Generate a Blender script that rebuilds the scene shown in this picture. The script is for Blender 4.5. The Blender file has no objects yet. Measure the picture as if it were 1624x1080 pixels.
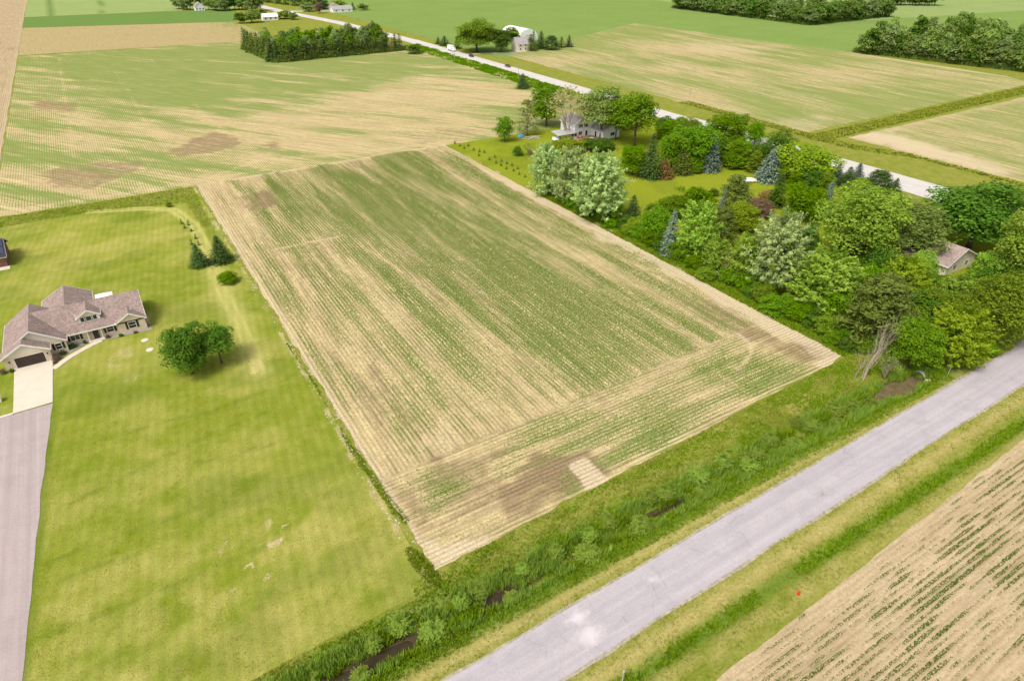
import bpy, math, random
import numpy as np
from mathutils import Vector

scene = bpy.context.scene
col = scene.collection
R = math.radians

# ------------------------------------------------------------------ camera
CAM_H = 70.0                      # drone height in metres
FPX, CX, CY = 1040.0, 812.0, 540.0  # survey of the view: focal length in photo pixels
PITCH = math.atan((540 + 112) / FPX)
YAW = math.atan(((63 - 812) / FPX) * math.cos(PITCH))   # rows run along +Y
cam = bpy.data.cameras.new('camera')
cam.sensor_width = 36.0
cam.lens = 36.0 * FPX / 1624.0
cam.clip_start = 1.0
cam.clip_end = 9000.0
cam_o = bpy.data.objects.new('camera', cam)
col.objects.link(cam_o)
cam_o.location = (0, 0, CAM_H)
cam_o.rotation_euler = (math.pi / 2 - PITCH, 0, YAW)
scene.camera = cam_o

# ------------------------------------------------------------------ sky, sun, exposure
SUN_AZ = math.atan2(-0.93, -0.37)   # direction the light comes from, measured from +Y towards +X
SUN_EL = R(56)
world = bpy.data.worlds.new('World')
scene.world = world
world.use_nodes = True
wn = world.node_tree
for n in list(wn.nodes):
    wn.nodes.remove(n)
w_out = wn.nodes.new('ShaderNodeOutputWorld')
w_bg = wn.nodes.new('ShaderNodeBackground')
w_sky = wn.nodes.new('ShaderNodeTexSky')
w_sky.sky_type = 'NISHITA'
w_sky.sun_disc = False
w_sky.sun_elevation = SUN_EL
w_sky.sun_rotation = SUN_AZ
w_sky.air_density = 1.0
w_sky.dust_density = 4.0
w_sky.ozone_density = 0.5
w_hs = wn.nodes.new('ShaderNodeHueSaturation')      # thin bright overcast: the blue is washed out
w_hs.inputs['Saturation'].default_value = 0.22
wn.links.new(w_sky.outputs[0], w_hs.inputs['Color'])
wn.links.new(w_hs.outputs[0], w_bg.inputs['Color'])
w_bg.inputs['Strength'].default_value = 0.15
wn.links.new(w_bg.outputs[0], w_out.inputs['Surface'])
sun = bpy.data.lights.new('sun', 'SUN')
sun.energy = 2.0
sun.angle = R(20)
sun.color = (1.0, 0.93, 0.82)
sun_o = bpy.data.objects.new('sun', sun)
col.objects.link(sun_o)
sd = Vector((math.sin(SUN_AZ) * math.cos(SUN_EL), math.cos(SUN_AZ) * math.cos(SUN_EL), math.sin(SUN_EL)))
sun_o.location = sd * 300
sun_o.rotation_euler = sd.to_track_quat('Z', 'Y').to_euler()
scene.view_settings.view_transform = 'Standard'
scene.view_settings.look = 'None'
scene.view_settings.gamma = 1.0
scene.view_settings.exposure = 0.30
scene.render.engine = 'CYCLES'
scene.cycles.max_bounces = 5
scene.cycles.diffuse_bounces = 3
scene.cycles.transparent_max_bounces = 4

# ------------------------------------------------------------------ helpers
_c, _s = math.cos(PITCH), math.sin(PITCH)
def at(u, v, z=0.0):
    """place on the level z that was surveyed at photo pixel (u, v)"""
    dx, dy = (u - CX) / FPX, (CY - v) / FPX
    t = (z - CAM_H) / (-_s + dy * _c)
    X, Y = t * dx, t * (_c + dy * _s)
    return (X * math.cos(YAW) - Y * math.sin(YAW), X * math.sin(YAW) + Y * math.cos(YAW))
def fwd(x, y):
    return -x * math.sin(YAW) + y * math.cos(YAW)
def height_at(x, y, vtop):
    dy = (CY - vtop) / FPX
    return CAM_H + fwd(x, y) * (-_s + dy * _c) / (_c + dy * _s)
def metres(wpx, x, y):
    return wpx * (fwd(x, y) * _c + CAM_H * _s) / FPX
def atp(pts, z=0.0):
    return [at(u, v, z) for u, v in pts]

def tag(o, label=None, cat=None, group=None, kind=None):
    if label: o['label'] = label
    if cat: o['category'] = cat
    if group: o['group'] = group
    if kind: o['kind'] = kind
    return o
def empty(name, loc=(0, 0, 0), rz=0.0):
    o = bpy.data.objects.new(name, None)
    o.empty_display_size = 0.5
    o.location = loc
    o.rotation_euler = (0, 0, rz)
    col.objects.link(o)
    return o
def obj(name, me, mat=None, parent=None):
    o = bpy.data.objects.new(name, me)
    if mat is not None and len(me.materials) == 0:
        me.materials.append(mat)
    col.objects.link(o)
    if parent is not None:
        o.parent = parent
    return o
def fast_mesh(name, V, F, rnd=None, smooth=False, colr=None):
    """V (n,3), F (m,k) arrays; rnd a per-vertex float, colr a per-vertex rgba"""
    V = np.ascontiguousarray(V, np.float32); F = np.ascontiguousarray(F, np.int32)
    me = bpy.data.meshes.new(name)
    m, k = F.shape
    me.vertices.add(len(V)); me.vertices.foreach_set('co', V.ravel())
    me.loops.add(m * k); me.loops.foreach_set('vertex_index', F.ravel())
    me.polygons.add(m)
    me.polygons.foreach_set('loop_start', np.arange(0, m * k, k, dtype=np.int32))
    me.polygons.foreach_set('loop_total', np.full(m, k, np.int32))
    if smooth:
        me.polygons.foreach_set('use_smooth', np.ones(m, bool))
    if rnd is not None:
        a = me.attributes.new('rnd', 'FLOAT', 'POINT'); a.data.foreach_set('value', np.ascontiguousarray(rnd, np.float32))
    if colr is not None:
        a = me.attributes.new('mask', 'FLOAT_COLOR', 'POINT'); a.data.foreach_set('color', np.ascontiguousarray(colr, np.float32).ravel())
    me.update(calc_edges=True)
    me.validate()
    return me

class MB:
    """collects faces of one part"""
    def __init__(self): self.v = []; self.f = []
    def hexa(self, p):     # 8 points: bottom 4 then top 4, both counter-clockwise from above
        b = len(self.v); self.v += [tuple(q) for q in p]
        for f in ((3, 2, 1, 0), (4, 5, 6, 7), (0, 1, 5, 4), (1, 2, 6, 5), (2, 3, 7, 6), (3, 0, 4, 7)):
            self.f.append(tuple(b + i for i in f))
        return self
    def box(self, x0, x1, y0, y1, z0, z1):
        return self.hexa([(x0, y0, z0), (x1, y0, z0), (x1, y1, z0), (x0, y1, z0), (x0, y0, z1), (x1, y0, z1), (x1, y1, z1), (x0, y1, z1)])
    def slab(self, a, b, c, d, th):   # four top corners counter-clockwise from above
        q = [a, b, c, d]
        return self.hexa([(p[0], p[1], p[2] - th) for p in q] + q)
    def poly(self, pts):
        b = len(self.v); self.v += [tuple(q) for q in pts]; self.f.append(tuple(range(b, b + len(pts)))); return self
    def prism(self, pts, d):   # polygon pts extruded by vector d
        n = len(pts); b = len(self.v)
        self.v += [tuple(q) for q in pts] + [tuple(q[i] + d[i] for i in range(3)) for q in pts]
        self.f.append(tuple(range(b, b + n))); self.f.append(tuple(range(b + 2 * n - 1, b + n - 1, -1)))
        for i in range(n):
            j = (i + 1) % n
            self.f.append((b + i, b + n + i, b + n + j, b + j))
        return self
    def tube(self, pts, rad, seg=6, cap=True):
        n = len(pts); b = len(self.v)
        P = [Vector(p) for p in pts]
        for i in range(n):
            t = (P[min(i + 1, n - 1)] - P[max(i - 1, 0)]).normalized()
            a = t.cross(Vector((0.31, 0.95, 0.07)))
            if a.length < 1e-3: a = t.cross(Vector((1, 0, 0)))
            a.normalize(); c = t.cross(a)
            for k in range(seg):
                w = 2 * math.pi * k / seg
                self.v.append(tuple(P[i] + (a * math.cos(w) + c * math.sin(w)) * rad[i]))
        for i in range(n - 1):
            for k in range(seg):
                k2 = (k + 1) % seg
                self.f.append((b + i * seg + k, b + i * seg + k2, b + (i + 1) * seg + k2, b + (i + 1) * seg + k))
        if cap:
            self.f.append(tuple(b + k for k in range(seg))[::-1]); self.f.append(tuple(b + (n - 1) * seg + k for k in range(seg)))
        return self
    def mesh(self, name, smooth=False):
        me = bpy.data.meshes.new(name)
        me.from_pydata(self.v, [], self.f)
        me.update()
        if smooth:
            me.polygons.foreach_set('use_smooth', np.ones(len(me.polygons), bool))
        return me
    def build(self, name, mat, parent=None, smooth=False):
        return obj(name, self.mesh(name, smooth), mat, parent)

# ---- value noise for growth, dampness and wear maps
def _hash(ix, iy, seed):
    h = (ix.astype(np.int64) * 374761393 + iy.astype(np.int64) * 668265263 + seed * 982451653) & 0xFFFFFFFF
    h = ((h ^ (h >> 13)) * 1274126177) & 0xFFFFFFFF
    h = (h ^ (h >> 16)) & 0xFFFF
    return h / 65535.0
def noise(x, y, seed=0):
    x = np.asarray(x, float); y = np.asarray(y, float)
    ix, iy = np.floor(x), np.floor(y)
    fx, fy = x - ix, y - iy
    fx = fx * fx * (3 - 2 * fx); fy = fy * fy * (3 - 2 * fy)
    a = _hash(ix, iy, seed); b = _hash(ix + 1, iy, seed); c = _hash(ix, iy + 1, seed); d = _hash(ix + 1, iy + 1, seed)
    return (a * (1 - fx) + b * fx) * (1 - fy) + (c * (1 - fx) + d * fx) * fy
def fbm(x, y, seed=0, octv=4):
    s = 0; amp = 0.5; tot = 0
    for i in range(octv):
        s = s + amp * noise(x * 2 ** i + 17.3 * i, y * 2 ** i - 9.1 * i, seed + i); tot += amp; amp *= 0.55
    return s / tot
def sstep(a, b, t):
    q = np.clip((t - a) / (b - a), 0, 1)
    return q * q * (3 - 2 * q)
def seg_dist(X, Y, pts):
    D = np.full(np.shape(X), 1e9)
    for (x0, y0), (x1, y1) in zip(pts[:-1], pts[1:]):
        dx, dy = x1 - x0, y1 - y0
        t = np.clip(((X - x0) * dx + (Y - y0) * dy) / (dx * dx + dy * dy + 1e-9), 0, 1)
        D = np.minimum(D, np.hypot(X - x0 - t * dx, Y - y0 - t * dy))
    return D
def inside(X, Y, poly):
    r = np.zeros(np.shape(X), bool)
    n = len(poly)
    for i in range(n):
        x0, y0 = poly[i]; x1, y1 = poly[(i + 1) % n]
        if y0 == y1: continue
        c = ((Y >= min(y0, y1)) & (Y < max(y0, y1)))
        xi = x0 + (Y - y0) * (x1 - x0) / (y1 - y0)
        r ^= c & (X < xi)
    return r
def blob(X, Y, poly, soft=2.0, wob=2.0, seed=3):
    """soft patch with an uneven rim"""
    d = seg_dist(X, Y, list(poly) + [poly[0]])
    d = np.where(inside(X, Y, poly), d, -d) + (fbm(X / 4.0, Y / 4.0, seed, 4) - 0.5) * 2 * wob
    return sstep(-soft, soft, d)
def stroke(X, Y, pts, w, soft=0.4, wob=0.3, seed=5):
    d = seg_dist(X, Y, pts) + (fbm(X / 1.7, Y / 1.7, seed, 3) - 0.5) * 2 * wob
    return 1 - sstep(w / 2 - soft, w / 2 + soft, d)

# ------------------------------------------------------------------ materials
def mat_new(name, rough=0.9, spec=0.15):
    m = bpy.data.materials.new(name); m.use_nodes = True
    nt = m.node_tree
    b = nt.nodes['Principled BSDF']
    b.inputs['Roughness'].default_value = rough
    b.inputs['Specular IOR Level'].default_value = spec
    return m, nt, b
class NT:
    """short hand for node graphs"""
    def __init__(self, nt): self.nt = nt
    def pos(self):
        g = self.nt.nodes.new('ShaderNodeNewGeometry'); return g.outputs['Position']
    def objco(self):
        g = self.nt.nodes.new('ShaderNodeTexCoord'); return g.outputs['Object']
    def scale(self, vec, s, rot=0.0):
        m = self.nt.nodes.new('ShaderNodeMapping'); m.inputs['Scale'].default_value = s if hasattr(s, '__len__') else (s, s, s)
        m.inputs['Rotation'].default_value = (0, 0, rot)
        self.nt.links.new(vec, m.inputs['Vector']); return m.outputs[0]
    def noise(self, vec, scale, detail=4, rough=0.6):
        n = self.nt.nodes.new('ShaderNodeTexNoise'); n.inputs['Scale'].default_value = scale
        n.inputs['Detail'].default_value = detail; n.inputs['Roughness'].default_value = rough
        self.nt.links.new(vec, n.inputs['Vector']); return n.outputs['Fac']
    def ramp(self, fac, stops):
        r = self.nt.nodes.new('ShaderNodeValToRGB'); e = r.color_ramp.elements
        while len(e) < len(stops): e.new(0.5)
        for i, (p, c) in enumerate(stops):
            e[i].position = p; e[i].color = (c[0], c[1], c[2], 1) if hasattr(c, '__len__') else (c, c, c, 1)
        self.link(fac, r.inputs['Fac']); return r.outputs['Color']
    def link(self, a, b):
        if isinstance(a, (int, float)): b.default_value = a
        elif isinstance(a, tuple): b.default_value = (a + (1,))[:4] if len(a) == 3 else a
        else: self.nt.links.new(a, b)
    def mix(self, fac, a, b, mode='MIX'):
        m = self.nt.nodes.new('ShaderNodeMix'); m.data_type = 'RGBA'; m.blend_type = mode
        self.link(fac, m.inputs[0]); self.link(a, m.inputs[6]); self.link(b, m.inputs[7]); return m.outputs[2]
    def math(self, op, a, b=None, c=None, clamp=False):
        m = self.nt.nodes.new('ShaderNodeMath'); m.operation = op; m.use_clamp = clamp
        self.link(a, m.inputs[0])
        if b is not None: self.link(b, m.inputs[1])
        if c is not None: self.link(c, m.inputs[2])
        return m.outputs[0]
    def sep(self, v):
        s = self.nt.nodes.new('ShaderNodeSeparateXYZ'); self.nt.links.new(v, s.inputs[0]); return s.outputs
    def mask(self):
        a = self.nt.nodes.new('ShaderNodeAttribute'); a.attribute_name = 'mask'
        s = self.nt.nodes.new('ShaderNodeSeparateColor'); self.nt.links.new(a.outputs['Color'], s.inputs[0])
        return s.outputs[0], s.outputs[1], s.outputs[2], a.outputs['Alpha']
    def rnd(self):
        a = self.nt.nodes.new('ShaderNodeAttribute'); a.attribute_name = 'rnd'; return a.outputs['Fac']
    def objrnd(self):
        a = self.nt.nodes.new('ShaderNodeObjectInfo'); return a.outputs['Random']
    def bump(self, h, bsdf, strength=0.4, dist=0.1):
        b = self.nt.nodes.new('ShaderNodeBump'); b.inputs['Strength'].default_value = strength; b.inputs['Distance'].default_value = dist
        self.link(h, b.inputs['Height']); self.nt.links.new(b.outputs[0], bsdf.inputs['Normal'])

def plain(name, c, rough=0.8, var=0.12, scale=3.0, spec=0.2, metal=0.0):
    """paint, wood, metal: one colour with wear-scale variation and slight relief"""
    m, nt, b = mat_new(name, rough, spec); N = NT(nt)
    p = N.objco()
    f = N.noise(p, scale, 5)
    lo = tuple(x * (1 - var) for x in c); hi = tuple(min(1, x * (1 + var)) for x in c)
    nt.links.new(N.ramp(f, [(0.3, lo), (0.7, hi)]), b.inputs['Base Color'])
    b.inputs['Metallic'].default_value = metal
    return m

def field_material(name, tan_a, tan_b, green_a, green_b, row=0.762, stripe=1.0, spec=0.0, grain=1.0, skew=0.0, streaky=2.4):
    """bare soil and straw with rows of young crop; mask: growth, damp, bare, row heading"""
    m, nt, b = mat_new(name, 0.95, spec); N = NT(nt)
    p = N.pos(); g, damp, pale, head = N.mask()
    big = N.noise(p, 0.06, 3)
    med = N.noise(p, 0.5, 5, 0.65)
    fine = N.noise(p, 2.6, 5, 0.75)
    # wear and growth drawn out along the rows, whichever way they run
    s0 = N.noise(N.scale(N.scale(p, 1.0, skew), (0.75, 0.045, 1)), 1.0, 6, 0.68); s1 = N.noise(N.scale(p, (0.045, 0.75, 1)), 1.0, 6, 0.68)
    streak = N.math('ADD', N.math('MULTIPLY', s0, N.math('SUBTRACT', 1.0, head)), N.math('MULTIPLY', s1, head))
    sk = N.math('SUBTRACT', streak, 0.5); fk = N.math('SUBTRACT', fine, 0.5); mk = N.math('SUBTRACT', med, 0.5)
    rough_ = N.math('ADD', N.math('MULTIPLY', sk, 1.5), N.math('ADD', N.math('MULTIPLY', fk, 0.9), N.math('MULTIPLY', mk, 0.8)))
    damp2 = N.math('MULTIPLY', N.math('SUBTRACT', N.math('ADD', damp, N.math('MULTIPLY', rough_, 0.75)), 0.32), 1.7, clamp=True)
    pale2 = N.math('MULTIPLY', N.math('SUBTRACT', N.math('ADD', pale, N.math('MULTIPLY', rough_, 0.55)), 0.30), 1.8, clamp=True)
    soil = N.ramp(big, [(0.3, tan_a), (0.7, tan_b)])
    soil = N.mix(N.ramp(streak, [(0.36, 0.0), (0.64, 0.75)]), soil, (0.37, 0.275, 0.155))
    soil = N.mix(N.ramp(med, [(0.40, 0.0), (0.75, 0.55)]), soil, (0.34, 0.25, 0.14))
    soil = N.mix(N.math('MULTIPLY', damp2, 0.85), soil, (0.235, 0.165, 0.095))
    soil = N.mix(N.math('MULTIPLY', pale2, 0.85), soil, (0.58, 0.475, 0.315))
    soil = N.mix(0.8 * grain, soil, N.ramp(fine, [(0.28, 0.45), (0.5, 0.98), (0.72, 1.38)]), 'MULTIPLY')
    xs = N.sep(p)
    mixc = N.math('ADD', N.math('MULTIPLY', xs[0], N.math('SUBTRACT', 1.0, head)), N.math('MULTIPLY', xs[1], head))
    mixc = N.math('MULTIPLY_ADD', N.noise(p, 0.11, 2), 0.5, mixc)
    wav = N.math('SINE', N.math('MULTIPLY', mixc, 2 * math.pi / row))
    wav = N.math('MULTIPLY_ADD', wav, 0.5, 0.5)
    rowy = N.math('MULTIPLY', N.math('MULTIPLY_ADD', sk, 2.0, 0.9), 0.6 * stripe, clamp=True)
    soil = N.mix(rowy, soil, N.ramp(wav, [(0.35, 1.05), (0.85, 0.6)]), 'MULTIPLY')
    gap = N.math('MULTIPLY_ADD', N.math('SUBTRACT', wav, 0.5), 0.8 * stripe, 0.5)
    gap = N.math('ADD', gap, N.math('MULTIPLY', fk, 1.1)); gap = N.math('ADD', gap, N.math('MULTIPLY', mk, 0.7)); gap = N.math('ADD', gap, N.math('MULTIPLY', sk, streaky))
    th = N.math('SUBTRACT', 1.06, N.math('MULTIPLY', g, 1.2))
    cov = N.math('MULTIPLY', N.math('SUBTRACT', gap, th), 2.0, clamp=True)
    green = N.ramp(med, [(0.3, green_a), (0.7, green_b)])
    green = N.mix(0.5, green, N.ramp(fine, [(0.3, 0.6), (0.7, 1.3)]), 'MULTIPLY')
    colr = N.mix(N.math('MULTIPLY', cov, 0.88), soil, green)
    nt.links.new(colr, b.inputs['Base Color'])
    h = N.math('ADD', N.math('MULTIPLY', wav, 0.4 * stripe), N.math('MULTIPLY', fine, 0.9))
    N.bump(h, b, 0.5, 0.12)
    return m

def grass_material(name, ca, cb, dry, dark, fine_scale=2.2, mow=None, earth=(0.50, 0.40, 0.22), grain=(0.5, 0.96, 1.35)):
    """turf; mask: straw-dry, rank growth, bare soil, (unused)"""
    m, nt, b = mat_new(name, 1.0, 0.0); N = NT(nt)
    p = N.pos(); d, lush, bare, worn = N.mask()
    big = N.noise(p, 0.035, 4, 0.55)
    med = N.noise(p, 0.30, 5, 0.65)
    fine = N.noise(p, fine_scale, 5, 0.75)
    c = N.ramp(big, [(0.3, ca), (0.7, cb)])
    c = N.mix(N.ramp(med, [(0.40, 0.0), (0.75, 0.45)]), c, dry)
    c = N.mix(N.math('MULTIPLY', d, N.math('MULTIPLY_ADD', med, 1.1, 0.25), clamp=True), c, dry)
    c = N.mix(N.math('MULTIPLY', lush, N.math('MULTIPLY_ADD', fine, 0.9, 0.35), clamp=True), c, dark)
    c = N.mix(N.math('MULTIPLY', N.math('ADD', N.math('MULTIPLY', bare, 1.3), N.math('SUBTRACT', N.math('MULTIPLY_ADD', med, 0.8, fine), 1.45)), 2.4, clamp=True), c, earth)
    c = N.mix(N.math('MULTIPLY', worn, N.math('MULTIPLY_ADD', fine, 0.8, 0.4), clamp=True), c, (0.50, 0.46, 0.15))
    if mow:
        xs = N.sep(N.scale(p, 1.0, mow[1]))
        w = N.math('MULTIPLY_ADD', N.math('SINE', N.math('MULTIPLY', xs[0], 2 * math.pi / mow[0])), 0.5, 0.5)
        c = N.mix(N.math('MULTIPLY', med, 0.22), c, N.ramp(w, [(0.3, 0.62), (0.7, 1.3)]), 'MULTIPLY')
    c = N.mix(0.7, c, N.ramp(fine, [(0.25, grain[0]), (0.5, grain[1]), (0.75, grain[2])]), 'MULTIPLY')
    nt.links.new(c, b.inputs['Base Color'])
    N.bump(N.math('ADD', fine, N.math('MULTIPLY', med, 0.7)), b, 0.6, 0.25)
    return m

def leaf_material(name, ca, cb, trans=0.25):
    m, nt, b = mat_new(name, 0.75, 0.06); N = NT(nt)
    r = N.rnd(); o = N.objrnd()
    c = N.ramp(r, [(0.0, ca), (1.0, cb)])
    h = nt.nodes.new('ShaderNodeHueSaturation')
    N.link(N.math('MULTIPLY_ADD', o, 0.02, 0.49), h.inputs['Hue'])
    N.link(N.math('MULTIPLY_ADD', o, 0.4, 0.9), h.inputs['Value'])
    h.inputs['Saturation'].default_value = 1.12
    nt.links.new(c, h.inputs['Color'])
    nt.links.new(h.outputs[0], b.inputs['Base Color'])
    t = nt.nodes.new('ShaderNodeBsdfTranslucent'); nt.links.new(h.outputs[0], t.inputs['Color'])
    mx = nt.nodes.new('ShaderNodeMixShader'); mx.inputs[0].default_value = trans
    nt.links.new(b.outputs[0], mx.inputs[1]); nt.links.new(t.outputs[0], mx.inputs[2])
    nt.links.new(mx.outputs[0], nt.nodes['Material Output'].inputs['Surface'])
    return m

def road_material(name, ca, cb, axis=0, wear=0.10, spots=None):
    m, nt, b = mat_new(name, 0.85, 0.2); N = NT(nt)
    p = N.pos()
    st = N.scale(p, (0.02, 1.1, 1) if axis == 0 else (1.1, 0.02, 1))
    streak = N.noise(st, 1.0, 4)
    med = N.noise(p, 0.25, 4)
    fine = N.noise(p, 6.0, 4, 0.7)
    c = N.ramp(streak, [(0.35, ca), (0.65, cb)])
    c = N.mix(N.ramp(med, [(0.45, 0.0), (0.8, 0.5)]), c, tuple(x * 0.75 for x in ca))
    c = N.mix(0.5, c, N.ramp(fine, [(0.3, 0.7), (0.7, 1.2)]), 'MULTIPLY')
    if spots:
        xs = N.sep(p); d = N.math('ABSOLUTE', N.math('SUBTRACT', xs[1], N.math('MULTIPLY_ADD', xs[0], 0.0175, 35.4)))   # distance from the centre line
        wheel_ = N.math('ABSOLUTE', N.math('SUBTRACT', d, 1.45))
        c = N.mix(N.math('MULTIPLY', N.math('SUBTRACT', 1.0, N.math('MULTIPLY', wheel_, 1.6, clamp=True)), N.math('MULTIPLY', streak, 0.5)), c, tuple(x * 0.72 for x in ca))
        vo = nt.nodes.new('ShaderNodeTexVoronoi'); vo.feature = 'DISTANCE_TO_EDGE'; vo.inputs['Scale'].default_value = 0.22; nt.links.new(N.scale(p, (1, 1.6, 1)), vo.inputs['Vector'])
        crack = N.math('MULTIPLY', N.math('LESS_THAN', N.math('MULTIPLY_ADD', fine, 0.012, vo.outputs['Distance']), 0.014), N.ramp(med, [(0.45, 0.0), (0.6, 0.4)]))
        c = N.mix(crack, c, (0.2, 0.18, 0.18))
        for (sx_, sy_, rr_) in spots:
            e = N.math('SQRT', N.math('ADD', N.math('POWER', N.math('MULTIPLY', N.math('SUBTRACT', xs[0], sx_), 0.7), 2.0), N.math('POWER', N.math('SUBTRACT', xs[1], sy_), 2.0)))
            e = N.math('MULTIPLY_ADD', N.math('SUBTRACT', N.noise(p, 1.1, 4), 0.5), 2.2, e)
            c = N.mix(N.math('MULTIPLY', N.math('SUBTRACT', rr_, e), 0.9, clamp=True), c, tuple(min(1, x * 1.22) for x in cb))
    nt.links.new(c, b.inputs['Base Color']); N.bump(fine, b, 0.15, 0.02)
    return m

M = {}
M['crop_field'] = field_material('soil_with_young_rows', (0.57, 0.46, 0.235), (0.61, 0.50, 0.265), (0.145, 0.20, 0.05), (0.195, 0.25, 0.07))
M['far_field'] = field_material('soil_with_thin_rows', (0.56, 0.46, 0.225), (0.60, 0.495, 0.25), (0.15, 0.215, 0.048), (0.20, 0.265, 0.065), stripe=0.6, skew=R(-36), streaky=1.9)
M['thin_field'] = field_material('soil_with_sparse_rows', (0.50, 0.42, 0.20), (0.54, 0.45, 0.225), (0.165, 0.225, 0.05), (0.215, 0.27, 0.07), stripe=0.4, streaky=1.8)
M['bare_field'] = field_material('pale_tilled_soil', (0.52, 0.405, 0.25), (0.48, 0.375, 0.225), (0.14, 0.19, 0.06), (0.18, 0.22, 0.07))
M['near_field'] = field_material('dry_pale_soil', (0.54, 0.42, 0.26), (0.50, 0.39, 0.235), (0.14, 0.19, 0.06), (0.18, 0.22, 0.07), stripe=0.4, grain=0.6)
M['near_crop_leaf'] = leaf_material('near_crop_leaf', (0.085, 0.13, 0.028), (0.15, 0.20, 0.05), 0.2)
M['stubble'] = field_material('tan_stubble', (0.44, 0.36, 0.155), (0.40, 0.34, 0.15), (0.20, 0.24, 0.06), (0.24, 0.27, 0.08), stripe=0.3)
M['green_field'] = grass_material('even_green_crop', (0.16, 0.25, 0.06), (0.195, 0.285, 0.07), (0.28, 0.32, 0.10), (0.115, 0.205, 0.05), 0.8)
M['pale_green_field'] = grass_material('pale_green_crop', (0.235, 0.315, 0.105), (0.265, 0.345, 0.12), (0.33, 0.35, 0.14), (0.12, 0.20, 0.05), 0.8)
M['verge'] = grass_material('verge_grass', (0.18, 0.215, 0.025), (0.22, 0.24, 0.035), (0.42, 0.35, 0.13), (0.09, 0.185, 0.02), earth=(0.085, 0.062, 0.035))
M['lawn'] = grass_material('lawn_grass', (0.175, 0.23, 0.02), (0.235, 0.27, 0.028), (0.40, 0.365, 0.10), (0.095, 0.155, 0.014), 4.2, mow=(1.55, R(8)), grain=(0.52, 0.97, 1.42))
M['yard'] = grass_material('yard_grass', (0.20, 0.26, 0.014), (0.24, 0.28, 0.018), (0.27, 0.26, 0.04), (0.07, 0.12, 0.014), 2.0)
M['road'] = road_material('faded_chip_seal', (0.40, 0.362, 0.38), (0.46, 0.415, 0.435), spots=[at(915, 980) + (1.3,), at(935, 1008) + (1.5,), at(1035, 918) + (0.8,)])
M['highway'] = road_material('pale_concrete_road', (0.52, 0.48, 0.45), (0.60, 0.56, 0.52), axis=1)
M['drive'] = road_material('worn_drive_asphalt', (0.36, 0.295, 0.285), (0.43, 0.355, 0.34), axis=1)
M['concrete'] = plain('light_concrete', (0.60, 0.53, 0.43), 0.85, 0.06, 0.6)
M['mulch'] = plain('grey_stone_mulch', (0.30, 0.27, 0.25), 0.95, 0.35, 8)
M['bark'] = plain('bark', (0.13, 0.10, 0.075), 0.95, 0.35, 6)
M['grey_bark'] = plain('weathered_bark', (0.32, 0.26, 0.20), 0.95, 0.3, 5)
M['dead_wood'] = plain('dead_pale_wood', (0.42, 0.34, 0.26), 0.95, 0.25, 5)
def water_material(name='dark_ditch_water', k=1.0):
    m, nt, b = mat_new(name, 0.25, 0.25); N = NT(nt)
    f = N.noise(N.pos(), 0.8, 4)
    nt.links.new(N.ramp(f, [(0.3, (0.03 * k, 0.024 * k, 0.012 * k)), (0.7, (0.055 * k, 0.042 * k, 0.022 * k))]), b.inputs['Base Color'])
    N.bump(N.noise(N.pos(), 3.0, 3), b, 0.1, 0.03)
    return m
M['water'] = water_material()
M['pond'] = water_material('muddy_pond_water', 3.4)
LEAF = {
 'silver': ((0.14, 0.195, 0.068), (0.35, 0.405, 0.19)),
 'light': ((0.11, 0.18, 0.03), (0.265, 0.345, 0.08)),
 'lime': ((0.12, 0.175, 0.022), (0.235, 0.29, 0.048)),
 'green': ((0.075, 0.14, 0.018), (0.155, 0.24, 0.034)),
 'bright': ((0.07, 0.14, 0.015), (0.14, 0.23, 0.026)),
 'dark': ((0.05, 0.10, 0.018), (0.105, 0.175, 0.034)),
 'olive': ((0.085, 0.13, 0.02), (0.175, 0.23, 0.04)),
 'greygreen': ((0.105, 0.155, 0.042), (0.23, 0.285, 0.09)),
 'spruce': ((0.04, 0.072, 0.024), (0.09, 0.135, 0.045)),
 'blue': ((0.09, 0.13, 0.10), (0.20, 0.245, 0.20)),
 'pine': ((0.07, 0.10, 0.024), (0.15, 0.185, 0.05)),
 'rust': ((0.15, 0.11, 0.045), (0.26, 0.19, 0.08)),
 'purple': ((0.11, 0.075, 0.055), (0.19, 0.13, 0.09)),
 'tan': ((0.24, 0.21, 0.10), (0.42, 0.38, 0.20)),
 'reed': ((0.12, 0.175, 0.035), (0.23, 0.29, 0.075)),
 'fargreen': ((0.085, 0.135, 0.034), (0.17, 0.225, 0.07)),
 'farlight': ((0.115, 0.165, 0.06), (0.23, 0.28, 0.115)),
}
for k, (a, b_) in LEAF.items():
    M['leaf_' + k] = leaf_material('leaf_' + k, tuple(1.55 * q for q in a), tuple(1.6 * q for q in b_), 0.42)
M['crop_leaf'] = leaf_material('crop_leaf', (0.135, 0.18, 0.04), (0.22, 0.27, 0.07), 0.2)
M['lush_blade'] = leaf_material('lush_blade', (0.115, 0.20, 0.022), (0.26, 0.33, 0.05), 0.25)
M['verge_blade'] = leaf_material('verge_blade', (0.16, 0.20, 0.03), (0.30, 0.30, 0.075), 0.2)
M['dry_blade'] = leaf_material('dry_blade', (0.38, 0.31, 0.12), (0.50, 0.40, 0.16), 0.2)
M['lawn_blade'] = leaf_material('lawn_blade', (0.14, 0.175, 0.016), (0.27, 0.26, 0.035), 0.2)

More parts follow.
